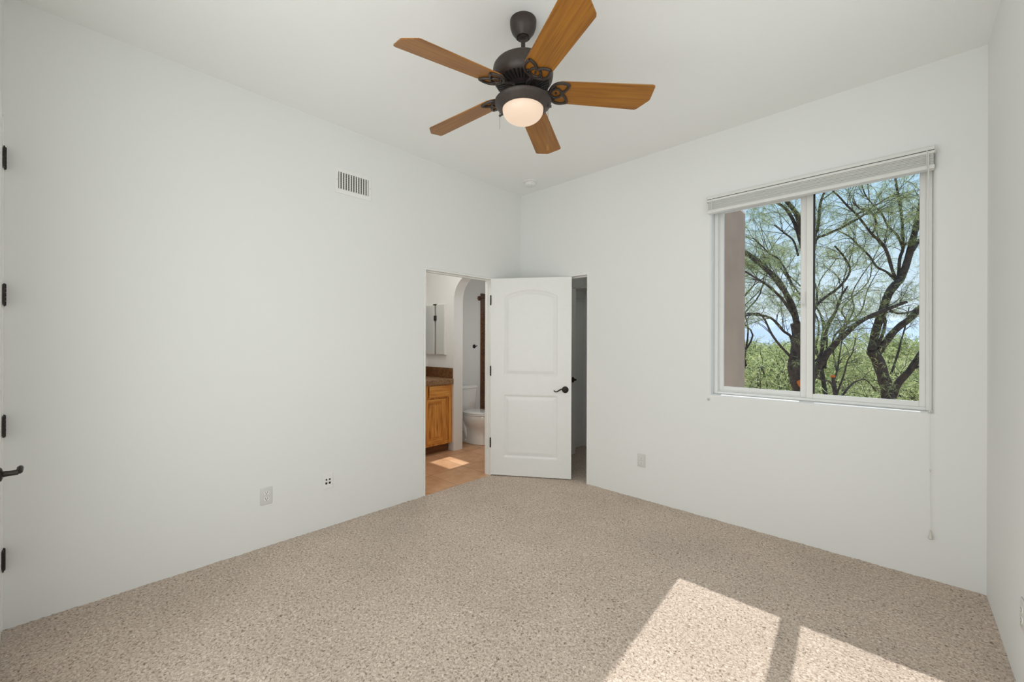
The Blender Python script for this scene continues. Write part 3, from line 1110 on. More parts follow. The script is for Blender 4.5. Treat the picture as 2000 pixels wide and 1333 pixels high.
# face frame: stiles and rails
fr = []
edges = [-0.128, -0.178, -0.505, -0.545, -0.90, -0.94, -1.30, -1.34, -1.70]
for a, c in ((-0.178, -0.128), (-0.548, -0.500), (-0.92, -0.872), (-1.29, -1.242), (-1.70, -1.65)):
    fr.append((VF - .020, VF - .001, a, c, .105, .860))
for z0_, z1_ in ((.105, .150), (.690, .712), (.842, .860)):
    fr.append((VF - .020, VF - .002, VY0, VY1, z0_, z1_))
vp('face_frame', fr, M_PINE, .0015)
for i, (a, c) in enumerate(((-0.490, -0.186), (-0.862, -0.558), (-1.232, -0.930))):
    d = vp('drawer_front', [(VF - .001, VF + .016, a, c, .708, .848)], M_PINEH, .005)
    a2, c2 = a - .0, c
    z0_, z1_ = .140, .684
    c2 = -0.252 if i == 0 else c
    a2 = a2 if i else -0.560
    if i == 1:
        continue
    st = .050
    dr = vp('cabinet_door', [(VF - .001, VF + .018, a2, a2 + st, z0_, z1_), (VF - .001, VF + .018, c2 - st, c2, z0_, z1_)], M_PINE, .003)
    vp('door_rail', [(VF - .001, VF + .0175, a2 + st, c2 - st, z0_, z0_ + st)], M_PINEH, .003, dr)
    vp('door_rail', [(VF - .001, VF + .0175, a2 + st, c2 - st, z1_ - st, z1_)], M_PINEH, .003, dr)
    vp('door_panel', [(VF - .001, VF + .008, a2 + st - .002, c2 - st + .002, z0_ + st - .002, z1_ - st + .002)], M_PINE, .001, dr)
    vp('raised_field', [(VF + .006, VF + .015, a2 + st + .022, c2 - st - .022, z0_ + st + .022, z1_ - st - .022)], M_PINE, .006, dr)
ct = thing('countertop', 'brown mottled tile countertop with side splash on the alder vanity', 'countertop', (BACKX, VY1, .861))
k = MB().box(.002, VF + .028 - BACKX, VY0 - VY1, -.001, .0, .066, .006, 3)
k.obj('slab', M_COUNTER, ct)
k = MB().box(.002, VF + .012 - BACKX, -.012, .0, .0655, .200, .003, 2)
k.obj('side_splash', M_SPLASH, ct)
k = MB().box(.002, .014, VY0 - VY1, -.012, .0655, .200, .003, 2)
k.obj('back_splash', M_SPLASH, ct)

# medicine cabinet on the arched wall, above the counter end
mc = thing('medicine_cabinet', 'narrow mirrored medicine cabinet on the white bathroom wall', 'medicine cabinet', (-1.40, -0.126, 1.228))
MH = .672
MB().box(-.205, .205, -.022, 0, 0, MH, .002, 1).obj('cabinet_body', M_TRIM, mc)
d = MB().box(-.212, -.022, -.036, -.023, .004, MH - .004, .003, 2).obj('mirror_door', M_TRIM, mc)
MB().box(-.205, -.030, -.0385, -.036, .012, MH - .012, .002, 1).obj('mirror', M_MIRROR, d)
d = MB().box(.026, .205, -.036, -.023, .004, MH - .004, .003, 2).obj('mirror_door', M_TRIM, mc)
MB().box(.034, .198, -.0385, -.036, .012, MH - .012, .002, 1).obj('mirror', M_MIRROR, d)
MB().box(-.022, .026, -.026, -.022, .004, MH - .004).obj('gap', mat_plain('grey_shadow_gap', (.30, .29, .26), .6), mc)
MB().box(-.024, .036, -.044, -.024, .455, .522, .003, 1).obj('latch', M_BRONZE, mc)
MB().box(-.044, .032, -.040, -.022, MH - .010, MH + .004, .002, 1).obj('top_catch', M_BRONZE, mc)

# robe hook on the wall beyond the arch
rh = thing('robe_hook', 'small black robe hook on the wall above the toilet', 'hook', (BACKX, 0.728, 1.333), 0)
MB().lathe([(.030, 0), (.030, .005), (.022, .010), (.012, .012), (0, .012)], 28, Matrix.Rotation(math.pi / 2, 4, 'Y')).obj('hook_rose', M_FANBLACK, rh, smooth=True)
MB().tube([(.010, 0, 0), (.035, 0, -.004), (.052, .004, .002), (.058, .006, .014)], [.008, .006, .006, .007], 10).obj('hook_arm', M_FANBLACK, rh, smooth=True)
# shower rod with its end flange
sr = thing('shower_rod', 'bronze shower curtain rod flange at the brown tile edge', 'shower rod', (BACKX, 0.828, 2.076), 0)
MB().lathe([(.036, 0), (.036, .006), (.028, .014), (.020, .022), (.018, .034), (0, .034)], 28, Matrix.Rotation(math.pi / 2, 4, 'Y')).obj('flange', mat_plain('copper_bronze', (.16, .09, .06), .35, .7), sr, smooth=True)
MB().tube([(.03, 0.004, 0), (.75, .09, 0), (1.495, .02, 0)], .0125, 14).obj('rod', mat_plain('dark_copper', (.10, .06, .045), .35, .7), sr, smooth=True)

# ------------------------------------------------------------------ toilet, facing +x, tank against the back wall
TY = 0.385
to = thing('toilet', 'white two-piece toilet beyond the bathroom arch', 'toilet', (BACKX + .015, TY, 0.0))


def oval(cx_o, cy_o, z, rx_f, rx_b, ry, n=40, sq=1.0):
    """egg ring: rx_f towards +x, rx_b towards -x"""
    out = []
    for i in range(n):
        a = 2 * math.pi * i / n
        c, s = math.cos(a), math.sin(a)
        c2 = math.copysign(abs(c) ** sq, c)
        s2 = math.copysign(abs(s) ** sq, s)
        out.append((cx_o + (rx_f if c > 0 else rx_b) * c2, cy_o + ry * s2, z))
    return out


def rrect(cx_r, hx, hy, z, rad=.035, n=6):
    out = []
    for qx, qy, a0 in ((1, 1, 0), (-1, 1, 90), (-1, -1, 180), (1, -1, 270)):
        for i in range(n + 1):
            a = math.radians(a0 + 90 * i / n)
            out.append((cx_r + qx * (hx - rad) + rad * math.cos(a), qy * (hy - rad) + rad * math.sin(a), z))
    return out


rings = [oval(.40, 0, 0.000, .235, .270, .118, sq=.85), oval(.40, 0, 0.030, .232, .268, .116, sq=.85), oval(.40, 0, .110, .215, .255, .104, sq=.9),
         oval(.42, 0, .190, .205, .230, .105), oval(.44, 0, .240, .225, .225, .130), oval(.45, 0, .290, .245, .230, .158),
         oval(.45, 0, .340, .258, .235, .175), oval(.45, 0, .375, .262, .238, .180), oval(.45, 0, .395, .258, .236, .177), oval(.45, 0, .398, .20, .18, .13)]
MB().loft(rings).obj('bowl', M_PORCELAIN, to, smooth=True, angle=60)
# trapway relief on both sides, floor plinth, and the rear deck under the tank
k = MB()
for sg in (-1, 1):
    k.tube([(.08, sg * .080, .340), (.17, sg * .088, .318), (.255, sg * .090, .250), (.300, sg * .088, .160), (.330, sg * .080, .070)], [.034, .038, .040, .038, .032], 14)
k.obj('trapway', M_PORCELAIN, to, smooth=True, angle=80)
MB().loft([rrect(.25, .22, .112, 0.0, .06), rrect(.25, .22, .112, .035, .06), rrect(.25, .205, .100, .052, .06), rrect(.25, .15, .06, .055, .05)]).obj('plinth', M_PORCELAIN, to, smooth=True, angle=60)
k = MB().box(.02, .30, -.125, .125, .300, .398, .030, 4)
k.obj('rear_deck', M_PORCELAIN, to, smooth=True)


tank = MB().loft([rrect(.100, .080, .185, .398), rrect(.102, .088, .195, .415), rrect(.105, .098, .212, .58), rrect(.106, .102, .220, .722)]).obj('tank', M_PORCELAIN, to, smooth=True, angle=50)
MB().loft([rrect(.108, .100, .220, .722), rrect(.108, .112, .231, .728), rrect(.108, .114, .233, .752), rrect(.108, .108, .228, .764), rrect(.108, .090, .21, .767)]).obj('tank_lid', M_PORCELAIN, to, smooth=True, angle=50)
MB().lathe([(.014, 0), (.014, .006), (0, .010)], 16, Matrix.Translation((.205, -.155, .665)) @ Matrix.Rotation(math.pi / 2, 4, 'Y')).tube([(.214, -.155, .665), (.222, -.12, .662), (.222, -.085, .658)], [.006, .005, .004], 8).obj('flush_handle', M_FANBLACK, tank, smooth=True)
MB().loft([oval(.445, 0, .398, .262, .215, .180), oval(.445, 0, .402, .268, .218, .185), oval(.445, 0, .414, .268, .218, .185), oval(.445, 0, .418, .262, .214, .180)]).obj('seat', M_PORCELAIN, to, smooth=True, angle=50)
MB().loft([oval(.440, 0, .421, .262, .212, .181), oval(.440, 0, .425, .268, .216, .186), oval(.440, 0, .433, .266, .215, .185), oval(.440, 0, .441, .245, .200, .168), oval(.440, 0, .445, .16, .13, .10)]).obj('seat_lid', M_PORCELAIN, to, smooth=True, angle=50)
for s in (-1, 1):
    MB().lathe([(.014, 0), (.014, .010), (.010, .018), (0, .020)], 14, Matrix.Translation((.33, s * .118, .030))).obj('bolt_cap', M_PORCELAIN, to, smooth=True)

# ------------------------------------------------------------------ outdoors: slope, hills, mesquite trees
def ground_z(x, y):
    d = max(0.0, y - 1.0)
    z = -0.35 - 3.4 * (1 - math.exp(-d / 14.0))
    z += 0.35 * noise.noise((x * .12, y * .12, 5.0)) * min(1, d / 6)
    return z


nx, ny = 70, 90
vs, fs = [], []
for j in range(ny + 1):
    y = 1.38 + 260 * (j / ny) ** 2.2
    for i in range(nx + 1):
        u = -1 + 2 * i / nx
        x = 1.5 - 0.25 * y + u * (14 + 0.75 * y)
        vs.append((x, y, ground_z(x, y)))
for j in range(ny):
    for i in range(nx):
        a = j * (nx + 1) + i
        fs.append((a, a + 1, a + nx + 2, a + nx + 1))
g = raw_mesh('ground', vs, fs, M_GROUND, smooth=True)
tag(g, 'pale desert ground sloping away from the house', kind='structure')
b = MB().box(1.94, 9.0, 0.15, 4.2, -0.60, -0.14, 0.01, 1)  # unseen slab, added to throw sunlight up through the window
tag(b.obj('bounce_slab', mat_plain('pale_bounce', (0.72, 0.70, 0.66), 0.9, var=.05)), 'unseen pale slab added below the window to bounce sunlight', kind='structure')
# a line of far hills, aerial haze painted into their colour
vs, fs = [], []
n = 120
for i in range(n + 1):
    x = -2200 + 3200 * i / n
    hgt = 62 + 34 * noise.noise((x * .0022, 1.7, 0)) + 10 * noise.noise((x * .011, 4.1, 0))
    t = math.exp(-((x + 330) / 260.0) ** 2)
    hgt += 36 * t
    for (yy, zz) in ((1500, -5), (1640, hgt * .45), (1800, hgt), (2100, -5)):
        vs.append((x, yy, zz))
for i in range(n):
    for k_ in range(3):
        a = i * 4 + k_
        fs.append((a, a + 4, a + 5, a + 1))
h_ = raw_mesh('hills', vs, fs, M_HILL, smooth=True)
tag(h_, 'far hills on the horizon, coloured with painted blue haze', kind='structure')


LIMBS_LEFT = [
    [(1.69, 7.01, 0.12, 0.139), (1.59, 6.88, 0.50, 0.134), (1.53, 6.80, 0.90, 0.130), (1.57, 6.81, 1.20, 0.125), (1.59, 6.81, 1.51, 0.121), (1.57, 6.75, 1.81, 0.116)],
    [(1.57, 6.75, 1.81, 0.058), (1.50, 6.76, 2.10, 0.055), (1.39, 6.72, 2.42, 0.052), (1.26, 6.67, 2.72, 0.049), (1.10, 6.59, 2.92, 0.046), (0.96, 6.52, 3.12, 0.043), (0.75, 6.40, 3.31, 0.040), (0.49, 6.22, 3.60, 0.036), (0.23, 6.04, 4.06, 0.033)],
    [(1.57, 6.75, 1.81, 0.053), (1.54, 6.66, 2.08, 0.048), (1.45, 6.50, 2.37, 0.044), (1.35, 6.34, 2.55, 0.039), (1.23, 6.16, 2.77, 0.034), (1.10, 5.97, 2.94, 0.030), (0.98, 5.79, 3.09, 0.025)],
    [(1.54, 6.73, 1.91, 0.032), (1.45, 6.53, 2.14, 0.028), (1.35, 6.33, 2.34, 0.025), (1.18, 6.06, 2.56, 0.022), (1.06, 5.83, 2.67, 0.018), (0.90, 5.57, 2.81, 0.015)],
    [(1.55, 6.87, 1.09, 0.032), (1.48, 6.89, 1.36, 0.031), (1.43, 6.92, 1.55, 0.029), (1.32, 6.89, 1.65, 0.028), (1.20, 6.86, 1.82, 0.027), (1.09, 6.83, 1.94, 0.025), (0.91, 6.74, 2.01, 0.024), (0.69, 6.62, 2.05, 0.022)],
    [(1.62, 6.80, 0.84, 0.029), (1.47, 6.52, 1.16, 0.026), (1.36, 6.29, 1.35, 0.023), (1.26, 6.05, 1.58, 0.020), (1.17, 5.83, 1.89, 0.018), (1.09, 5.62, 1.98, 0.015), (0.96, 5.35, 1.91, 0.012)],
    [(1.63, 6.95, 1.19, 0.075), (1.68, 7.01, 2.16, 0.070), (1.68, 7.03, 3.02, 0.064), (1.63, 7.00, 3.56, 0.059), (1.57, 6.96, 3.99, 0.054), (1.49, 6.91, 4.20, 0.048), (1.35, 6.79, 4.45, 0.043), (1.17, 6.63, 4.92, 0.038), (0.93, 6.42, 5.41, 0.032)],
    [(1.65, 7.10, 3.25, 0.043), (1.53, 7.13, 3.76, 0.039), (1.41, 7.15, 4.12, 0.035), (1.27, 7.16, 4.37, 0.031), (1.06, 7.09, 4.55, 0.027), (0.80, 6.99, 4.72, 0.023)],
    [(1.67, 7.12, 3.03, 0.038), (1.79, 7.13, 3.55, 0.033), (1.88, 7.10, 3.85, 0.029), (1.92, 7.03, 4.25, 0.024), (2.01, 7.00, 4.53, 0.020), (2.15, 7.03, 4.92, 0.015)],
    [(1.67, 7.12, 2.81, 0.032), (1.82, 7.13, 3.52, 0.029), (2.02, 7.18, 3.65, 0.025), (2.26, 7.27, 3.77, 0.022), (2.53, 7.39, 3.94, 0.019), (2.69, 7.39, 4.06, 0.015)],
    [(1.49, 6.81, 2.58, 0.021), (1.37, 6.81, 2.92, 0.019), (1.23, 6.79, 3.20, 0.017), (1.09, 6.77, 3.31, 0.015), (0.91, 6.71, 3.54, 0.013), (0.77, 6.69, 3.70, 0.011)],
    [(1.55, 7.01, 3.25, 0.022), (1.45, 7.10, 3.60, 0.018), (1.28, 7.12, 3.80, 0.015), (1.09, 7.13, 4.01, 0.011)],
    [(1.72, 7.04, 0.45, 0.069), (1.85, 7.05, 0.83, 0.064), (1.98, 7.07, 1.09, 0.059), (2.14, 7.12, 1.35, 0.054), (2.32, 7.18, 1.58, 0.049), (2.48, 7.24, 1.78, 0.044), (2.69, 7.33, 1.94, 0.039), (2.95, 7.47, 2.08, 0.035), (3.21, 7.61, 2.21, 0.030)],
    [(1.88, 7.05, 0.96, 0.037), (1.93, 7.18, 1.20, 0.034), (1.97, 7.31, 1.52, 0.030), (2.03, 7.47, 1.80, 0.027), (2.12, 7.64, 2.06, 0.024), (2.17, 7.79, 2.34, 0.020), (2.29, 7.98, 2.63, 0.017)],
    [(1.70, 7.01, 1.73, 0.032), (1.83, 7.27, 2.19, 0.030), (1.96, 7.53, 2.39, 0.027), (2.17, 7.87, 2.63, 0.025), (2.32, 8.15, 2.98, 0.022), (2.23, 8.20, 3.28, 0.020), (2.05, 8.17, 3.58, 0.017)],
]
LIMBS_RIGHT = [
    [(2.96, 7.93, 0.06, 0.110), (2.93, 7.90, 0.42, 0.107), (2.87, 7.84, 0.73, 0.104), (2.79, 7.77, 1.05, 0.102), (2.70, 7.69, 1.25, 0.099)],
    [(2.70, 7.69, 1.25, 0.078), (2.76, 7.78, 1.67, 0.076), (2.84, 7.89, 1.99, 0.074), (2.94, 8.02, 2.41, 0.071), (3.05, 8.15, 2.62, 0.069), (3.12, 8.26, 2.72, 0.066), (3.20, 8.36, 3.00, 0.064), (3.27, 8.46, 3.34, 0.061), (3.33, 8.56, 3.70, 0.059), (3.39, 8.64, 4.04, 0.056), (3.43, 8.72, 4.26, 0.054), (3.50, 8.82, 4.87, 0.051), (3.54, 8.88, 5.42, 0.049)],
    [(2.76, 7.74, 1.25, 0.037), (2.81, 7.73, 1.41, 0.032), (2.87, 7.74, 1.62, 0.028), (2.90, 7.71, 1.84, 0.024), (2.89, 7.64, 2.01, 0.019), (2.95, 7.64, 2.23, 0.015)],
    [(2.79, 7.77, 1.20, 0.068), (2.85, 7.74, 1.31, 0.065), (3.00, 7.80, 1.59, 0.063), (3.13, 7.83, 1.76, 0.061), (3.25, 7.86, 1.88, 0.058), (3.40, 7.92, 2.09, 0.056), (3.64, 8.06, 2.41, 0.054), (3.85, 8.17, 2.90, 0.051), (3.95, 8.18, 3.58, 0.049)],
    [(3.30, 7.70, 3.21, 0.030), (3.37, 7.90, 3.38, 0.025), (3.45, 8.12, 3.53, 0.020), (3.62, 8.41, 3.79, 0.015)],
    [(3.09, 8.33, 2.70, 0.032), (3.11, 8.38, 3.17, 0.030), (3.16, 8.47, 3.40, 0.028), (3.15, 8.50, 3.79, 0.025), (3.13, 8.52, 4.17, 0.023), (3.07, 8.51, 4.64, 0.021), (3.03, 8.51, 5.01, 0.019), (3.01, 8.52, 5.46, 0.016)],
    [(3.07, 8.31, 2.67, 0.032), (3.00, 8.17, 2.92, 0.030), (2.91, 8.00, 3.31, 0.028), (2.82, 7.84, 3.48, 0.025), (2.70, 7.65, 3.62, 0.023), (2.57, 7.46, 3.84, 0.021), (2.47, 7.29, 4.00, 0.019), (2.35, 7.09, 4.14, 0.017), (2.24, 6.92, 4.30, 0.015), (2.14, 6.74, 4.41, 0.013)],
    [(3.06, 8.29, 2.70, 0.027), (2.91, 8.30, 2.91, 0.024), (2.75, 8.28, 3.04, 0.022), (2.62, 8.30, 3.31, 0.019), (2.43, 8.26, 3.57, 0.017), (2.31, 8.28, 3.75, 0.014), (2.09, 8.21, 3.93, 0.011)],
    [(3.16, 8.53, 3.39, 0.022), (3.07, 8.38, 3.67, 0.020), (2.92, 8.17, 3.87, 0.018), (2.84, 8.02, 4.09, 0.016), (2.71, 7.83, 4.26, 0.014), (2.59, 7.65, 4.46, 0.012), (2.52, 7.51, 4.75, 0.010)],
    [(2.70, 7.55, 3.60, 0.021), (2.77, 7.47, 3.76, 0.018), (2.75, 7.32, 3.88, 0.016), (2.68, 7.12, 3.98, 0.014), (2.56, 6.86, 3.98, 0.012), (2.46, 6.63, 4.08, 0.010)],
    [(2.45, 7.59, 4.07, 0.021), (2.58, 7.85, 4.17, 0.019), (2.77, 8.17, 4.35, 0.016), (2.91, 8.44, 4.51, 0.014), (3.06, 8.71, 4.62, 0.011)],
    [(2.84, 7.96, 1.99, 0.032), (2.68, 7.63, 1.93, 0.027), (2.54, 7.33, 1.84, 0.022), (2.36, 6.99, 1.71, 0.017), (2.19, 6.66, 1.56, 0.012)],
    [(2.89, 8.00, 2.15, 0.026), (3.06, 8.39, 2.04, 0.022), (3.25, 8.80, 2.07, 0.018), (3.44, 9.20, 2.20, 0.014)],
]
LIMBS_SAPLING = [
    [(2.27, 6.18, 0.18, 0.038), (2.26, 6.17, 0.42, 0.035), (2.24, 6.15, 0.60, 0.031), (2.22, 6.13, 0.80, 0.028)],
    [(2.24, 6.15, 0.73, 0.014), (2.28, 6.25, 0.93, 0.012), (2.29, 6.34, 1.12, 0.011), (2.31, 6.42, 1.31, 0.009), (2.33, 6.51, 1.60, 0.007)],
    [(2.26, 6.17, 0.42, 0.017), (2.37, 6.17, 0.80, 0.014), (2.43, 6.12, 1.08, 0.012), (2.50, 6.09, 1.23, 0.009), (2.55, 6.03, 1.50, 0.007)],
    [(2.27, 6.17, 0.37, 0.019), (2.20, 6.02, 0.68, 0.016), (2.10, 5.83, 0.72, 0.012), (2.04, 5.68, 0.81, 0.009)],
    [(2.27, 6.18, 0.27, 0.019), (2.41, 6.41, 0.55, 0.017), (2.49, 6.59, 0.66, 0.014), (2.64, 6.84, 0.71, 0.012), (2.79, 7.08, 0.48, 0.010)],
]
LIMBS_LEANING = [
    [(2.95, 9.57, -0.14, 0.078), (3.03, 9.56, 0.30, 0.075), (3.11, 9.57, 0.53, 0.072), (3.25, 9.62, 0.73, 0.069), (3.37, 9.65, 0.97, 0.066), (3.47, 9.67, 1.19, 0.063), (3.72, 9.83, 1.53, 0.060), (3.88, 9.90, 1.99, 0.057)],
    [(3.11, 9.59, 0.53, 0.047), (3.17, 9.50, 0.66, 0.038), (3.20, 9.40, 0.75, 0.029)],
    [(2.97, 9.31, 0.71, 0.023), (3.08, 9.53, 1.16, 0.021), (3.14, 9.68, 1.49, 0.018), (3.20, 9.84, 1.78, 0.015), (3.27, 10.01, 2.26, 0.012)],
    [(3.31, 9.49, 0.84, 0.029), (3.47, 9.44, 0.91, 0.023), (3.71, 9.46, 1.08, 0.017)],
]


class Tree:
    def __init__(self, name, label, group, seed, leaf_mat, bark=None):
        self.rng = random.Random(seed)
        self.polys = []                  # woody polylines: lists of (pos, radius)
        self.leaf_v, self.leaf_f = [], []
        self.name, self.label, self.group = name, label, group
        self.leaf_mat, self.bark = leaf_mat, bark or M_BARK

    def mark(self):
        self.main_ids = getattr(self, 'main_ids', set())
        self.main_ids.add(id(self.polys[-1]))

    def limb(self, pts):
        """pts: (x, y, z, r); smoothed and roughened"""
        P = [Vector(p[:3]) for p in pts]
        R_ = [p[3] for p in pts]
        out = []
        for i in range(len(P) - 1):
            p0 = P[max(0, i - 1)]
            p1, p2 = P[i], P[i + 1]
            p3 = P[min(len(P) - 1, i + 2)]
            for s in range(4):
                t = s / 4
                q = 0.5 * ((2 * p1) + (p2 - p0) * t + (2 * p0 - 5 * p1 + 4 * p2 - p3) * t * t + (3 * p1 - p0 - 3 * p2 + p3) * t ** 3)
                out.append((q, R_[i] + (R_[i + 1] - R_[i]) * t))
        out.append((P[-1], R_[-1]))
        self.polys.append(out)
        return out

    def twig(self, p, d, length, r, level, droop):
        rng = self.rng
        n = max(4, int(length / 0.07))
        step = length / n
        pts = [(p.copy(), r)]
        d = d.normalized()
        for i in range(n):
            d = (d + Vector((rng.gauss(0, .20), rng.gauss(0, .20), rng.gauss(0, .18) - droop * i / n)) * .8).normalized()
            p = p + d * step
            pts.append((p.copy(), r * (1 - .75 * (i + 1) / n)))
        self.polys.append(pts)
        return pts

    def sprout(self, poly, count, lmin, lmax, r, level, droop=0.08, tmin=0.2, up=0.15):
        rng = self.rng
        res = []
        for _ in range(count):
            t = tmin + (1 - tmin) * rng.random()
            i = min(len(poly) - 2, int(t * (len(poly) - 1)))
            p, pr = poly[i]
            if pr > .055 and rng.random() < .85:
                continue
            tan = (poly[i + 1][0] - p).normalized()
            a = rng.random() * 2 * math.pi
            side = tan.orthogonal().normalized()
            side = Matrix.Rotation(a, 3, tan) @ side
            d = tan * rng.uniform(.3, .8) + side * rng.uniform(.5, 1.0) + Vector((0, 0, up))
            res.append(self.twig(p, d, rng.uniform(lmin, lmax), min(r, pr * .7), level, droop))
        return res

    def frond(self, p, d, size, width):
        """a feathery leaf: two pinnae of narrow blades"""
        rng = self.rng
        d = d.normalized()
        for s in range(2):
            dd = (d + Vector((rng.gauss(0, .45), rng.gauss(0, .45), rng.gauss(0, .3) - .35))).normalized()
            w = dd.cross(Vector((rng.gauss(0, 1), rng.gauss(0, 1), rng.gauss(0, 1)))).normalized() * width * rng.uniform(.6, 1.2)
            L = size * rng.uniform(.6, 1.25)
            b0 = len(self.leaf_v)
            m_ = p + dd * L * .5 + Vector((0, 0, -.06 * L))
            e_ = p + dd * L + Vector((0, 0, -.22 * L))
            self.leaf_v += [p.copy(), m_ + w * .5, e_, m_ - w * .5]
            self.leaf_f.append((b0, b0 + 1, b0 + 2, b0 + 3))

    def leaf_along(self, polys, per_m, size, width, tmin=0.15):
        rng = self.rng
        for pl in polys:
            L = sum((pl[i + 1][0] - pl[i][0]).length for i in range(len(pl) - 1))
            for _ in range(int(L * per_m + rng.random())):
                t = tmin + (1 - tmin) * rng.random()
                f_ = t * (len(pl) - 1)
                i = min(len(pl) - 2, int(f_))
                p = pl[i][0].lerp(pl[i + 1][0], f_ - i)
                d = Vector((rng.gauss(0, 1), rng.gauss(0, 1), rng.gauss(0, .7)))
                self.frond(p, d, size, width)

    def build(self, base, category='tree', ntrunk=None, seg_main=10):
        root = thing(self.name, self.label, category, base, group=self.group)
        B0 = Vector(base)
        wood, twigs = MB(), MB()
        nt = ntrunk if ntrunk is not None else len(self.polys)
        for i, pl in enumerate(self.polys):
            pts = [q[0] - B0 for q in pl]
            rr = [max(.0015, q[1]) for q in pl]
            if i < nt:
                rr = [r_ * (1 + .16 * noise.noise((q[0].x * 6, q[0].y * 6, q[0].z * 6))) for r_, q in zip(rr, pl)]
                wood.tube(pts, rr, seg_main)
            else:
                twigs.tube(pts, rr, 4, caps=False)
        tr = wood.obj('trunk', self.bark, root, smooth=True, angle=80)
        if nt < len(self.polys):
            tag(twigs.obj('twigs', M_TWIG, root), kind='stuff')
        else:
            twigs.bm.free()
        if self.leaf_f:
            me = bpy.data.meshes.new('foliage')
            me.from_pydata([tuple(v - B0) for v in self.leaf_v], [], self.leaf_f)
            me.materials.append(self.leaf_mat)
            o = bpy.data.objects.new('foliage', me)
            COL.objects.link(o)
            o.parent = root
            o['kind'] = 'stuff'
        return root, tr


def to_ground(limb):
    x, y, z, r = limb[0]
    gz = ground_z(x, y) - 0.1
    return [(x + .10, y + .05, gz, r * 1.35), (x + .05, y + .02, (gz + z) / 2, r * 1.12)] + list(limb)


def traced_tree(name, label, limbs, seed, n1, n2, leaves, size, width, cat='tree', lmin=.5, lmax=1.3):
    T = Tree(name, label, None, seed, M_LEAF)
    mains = []
    for i, L in enumerate(limbs):
        mains.append(T.limb(to_ground(L) if i == 0 else L))
    nt = len(mains)
    l1 = []
    for i, mpl in enumerate(mains):
        if i == 0:
            continue
        length = sum((mpl[j + 1][0] - mpl[j][0]).length for j in range(len(mpl) - 1))
        l1 += T.sprout(mpl, int(n1 * length + .5), lmin, lmax, .0075, 1, up=.25)
    l2 = []
    for pl in l1:
        l2 += T.sprout(pl, n2, .2, .55, .0032, 2, droop=.15, tmin=.15, up=.05)
    T.leaf_along(l1, leaves * .6, size, width, .3)
    T.leaf_along(l2, leaves, size, width, .1)
    x, y = T.polys[0][0][0].x, T.polys[0][0][0].y
    return T.build((x, y, ground_z(x, y)), cat, nt)


r1, tr1 = traced_tree('mesquite_tree', 'many-limbed dark mesquite tree behind the window mullion', LIMBS_LEFT, 11, 5.0, 6, 38, .11, .0048)
r2_, tr2 = traced_tree('mesquite_tree', 'forked dark mesquite tree filling the right window pane', LIMBS_RIGHT, 23, 5.0, 6, 38, .11, .0048)
r3, tr3 = traced_tree('mesquite_sapling', 'young mesquite stub with an orange sawn top, left of the forked tree', LIMBS_SAPLING, 31, 3.0, 3, 22, .09, .008, lmin=.25, lmax=.6)
r4, tr4 = traced_tree('leaning_trunk', 'dark leaning trunk at the lower right of the window', LIMBS_LEANING, 41, 2.2, 3, 22, .10, .0085, lmin=.3, lmax=.8)
# orange sawn faces
for root, limb_end, rad in ((r3, LIMBS_SAPLING[0][-1], .034), ):
    p = Vector(limb_end[:3]) - Vector(root.location)
    MB().lathe([(0, .012), (rad * 1.05, .010), (rad * 1.1, -.03)], 14, Matrix.Translation(p)).obj('sawn_face', M_CUT, root)
q_ = Vector((1.645, 6.615, 0.615)) - Vector(r1.location)
MB().lathe([(0, .012), (.055, .010), (.062, -.06), (.05, -.26)], 14, Matrix.Translation(q_) @ Matrix.Rotation(.75, 4, (1, -.6, 0))).obj('sawn_face', M_CUT, r1)


def sky_tree(name, label, x, y, top, spread, seed, group=None, nl=9):
    """a mesquite further back: short trunk, fan of rising limbs, fine canopy"""
    T = Tree(name, label, group, seed, M_LEAF)
    rng = T.rng
    gz = ground_z(x, y)
    fork = gz + (top - gz) * .33
    T.limb([(x, y, gz - .1, .10), (x + .1, y, (gz + fork) / 2, .08), (x - .05, y, fork, .06)])
    mains = []
    for i in range(nl):
        a = 2 * math.pi * (i + rng.random() * .6) / nl
        s = spread * rng.uniform(.5, 1.0)
        ex, ey, ez = x + s * math.cos(a), y + s * math.sin(a), top - rng.uniform(0, .35) * (top - fork)
        pts = []
        for j in range(6):
            t = j / 5
            pts.append((x + (ex - x) * t + rng.gauss(0, .22), y + (ey - y) * t + rng.gauss(0, .22), fork + (ez - fork) * (t ** .8) + rng.gauss(0, .06), .030 * (1 - t) + .006))
        mains.append(T.limb(pts))
    nt = len(mains) + 1
    l1 = []
    for mpl in mains:
        l1 += T.sprout(mpl, 9, .6, 1.5, .009, 1, up=.2)
    l2 = []
    for pl in l1:
        l2 += T.sprout(pl, 6, .25, .7, .004, 2, droop=.15, up=.05)
    T.leaf_along(l1, 12, .14, .008, .3)
    T.leaf_along(l2, 26, .14, .008, .1)
    return T.build((x, y, gz), 'tree', nt, 7)


sky_tree('mesquite_tree', 'pale feathery mesquite seen through the left pane beyond the nearer tree', -1.4, 13.5, 6.4, 3.0, 51)
sky_tree('mesquite_tree', 'pale feathery mesquite seen between the two nearer trees', 1.1, 15.0, 6.6, 3.2, 52)


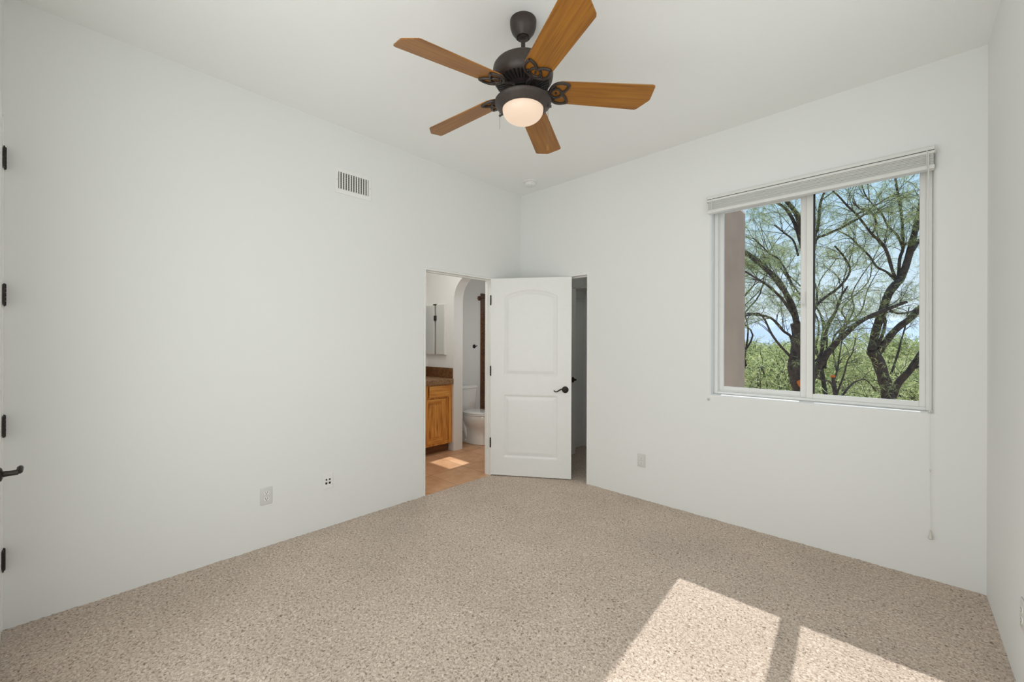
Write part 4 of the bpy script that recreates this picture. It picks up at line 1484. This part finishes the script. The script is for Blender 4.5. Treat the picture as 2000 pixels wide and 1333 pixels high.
def thicket_tree(x, y, top, spread, seed, n_leaf, size, width):
    T = Tree('thicket_tree', 'dense yellow-green mesquite in the thicket below the horizon', 'mesquite thicket below the horizon', seed, M_LEAF2)
    rng = T.rng
    gz = ground_z(x, y)
    hgt = top - gz
    T.limb([(x, y, gz - .1, .12), (x + .1, y, gz + hgt * .25, .09)])
    lobes = []
    for i in range(9):
        a = 2 * math.pi * i / 9 + rng.random()
        rr = spread * rng.uniform(.25, .85)
        c = Vector((x + rr * math.cos(a), y + rr * math.sin(a), gz + hgt * rng.uniform(.45, .86)))
        lobes.append((c, spread * rng.uniform(.30, .48)))
        s0 = (x + .1, y, gz + hgt * .25)
        T.limb([(*s0, .06), ((s0[0] + c.x) / 2 + rng.gauss(0, .15), (s0[1] + c.y) / 2, (s0[2] + c.z) / 2 + rng.gauss(0, .15), .04), (c.x, c.y, c.z, .015)])
        T.mark()
        for _ in range(9):
            d = Vector((rng.gauss(0, 1), rng.gauss(0, 1), rng.gauss(.3, .8)))
            T.twig(c, d, lobes[-1][1] * 1.15, .018, 2, .05)
    nt = 10
    for _ in range(n_leaf):
        c, r_ = lobes[rng.randrange(len(lobes))]
        v = Vector((rng.gauss(0, 1), rng.gauss(0, 1), rng.gauss(0, 1))).normalized() * r_ * rng.random() ** .45
        v.z *= .8
        T.frond(c + v, Vector((rng.gauss(0, 1), rng.gauss(0, 1), rng.gauss(.35, 1.1))), size * rng.uniform(.5, 1.3), width)
    # order so that trunk limbs come first
    mains = [T.polys[0]] + [pl for pl in T.polys[1:] if id(pl) in T.main_ids]
    rest = [pl for pl in T.polys[1:] if id(pl) not in T.main_ids]
    T.polys = mains + rest
    return T.build((x, y, gz), 'tree', len(mains), 6)


rngT = random.Random(77)
spots = []
for (yy, count, topo) in ((13, 4, -.25), (19, 5, .6), (27, 6, 1.25), (38, 6, 1.7), (56, 7, 2.4)):
    D = yy + 3.46
    xl, xr_ = 3.13 - D * .40, 3.13 + D * .16
    for i in range(count):
        x = xl + (xr_ - xl) * (i + .5 + rngT.uniform(-.25, .25)) / count
        spots.append((x, yy + rngT.uniform(-1.5, 1.5), topo + rngT.uniform(-.4, .4), D))
for i, (x, y, top, D) in enumerate(spots):
    f_ = D / 20
    thicket_tree(x, y, top, 1.3 + .05 * D, 100 + i, 2100, .20 * f_ ** .8, .034 * f_ ** .9)
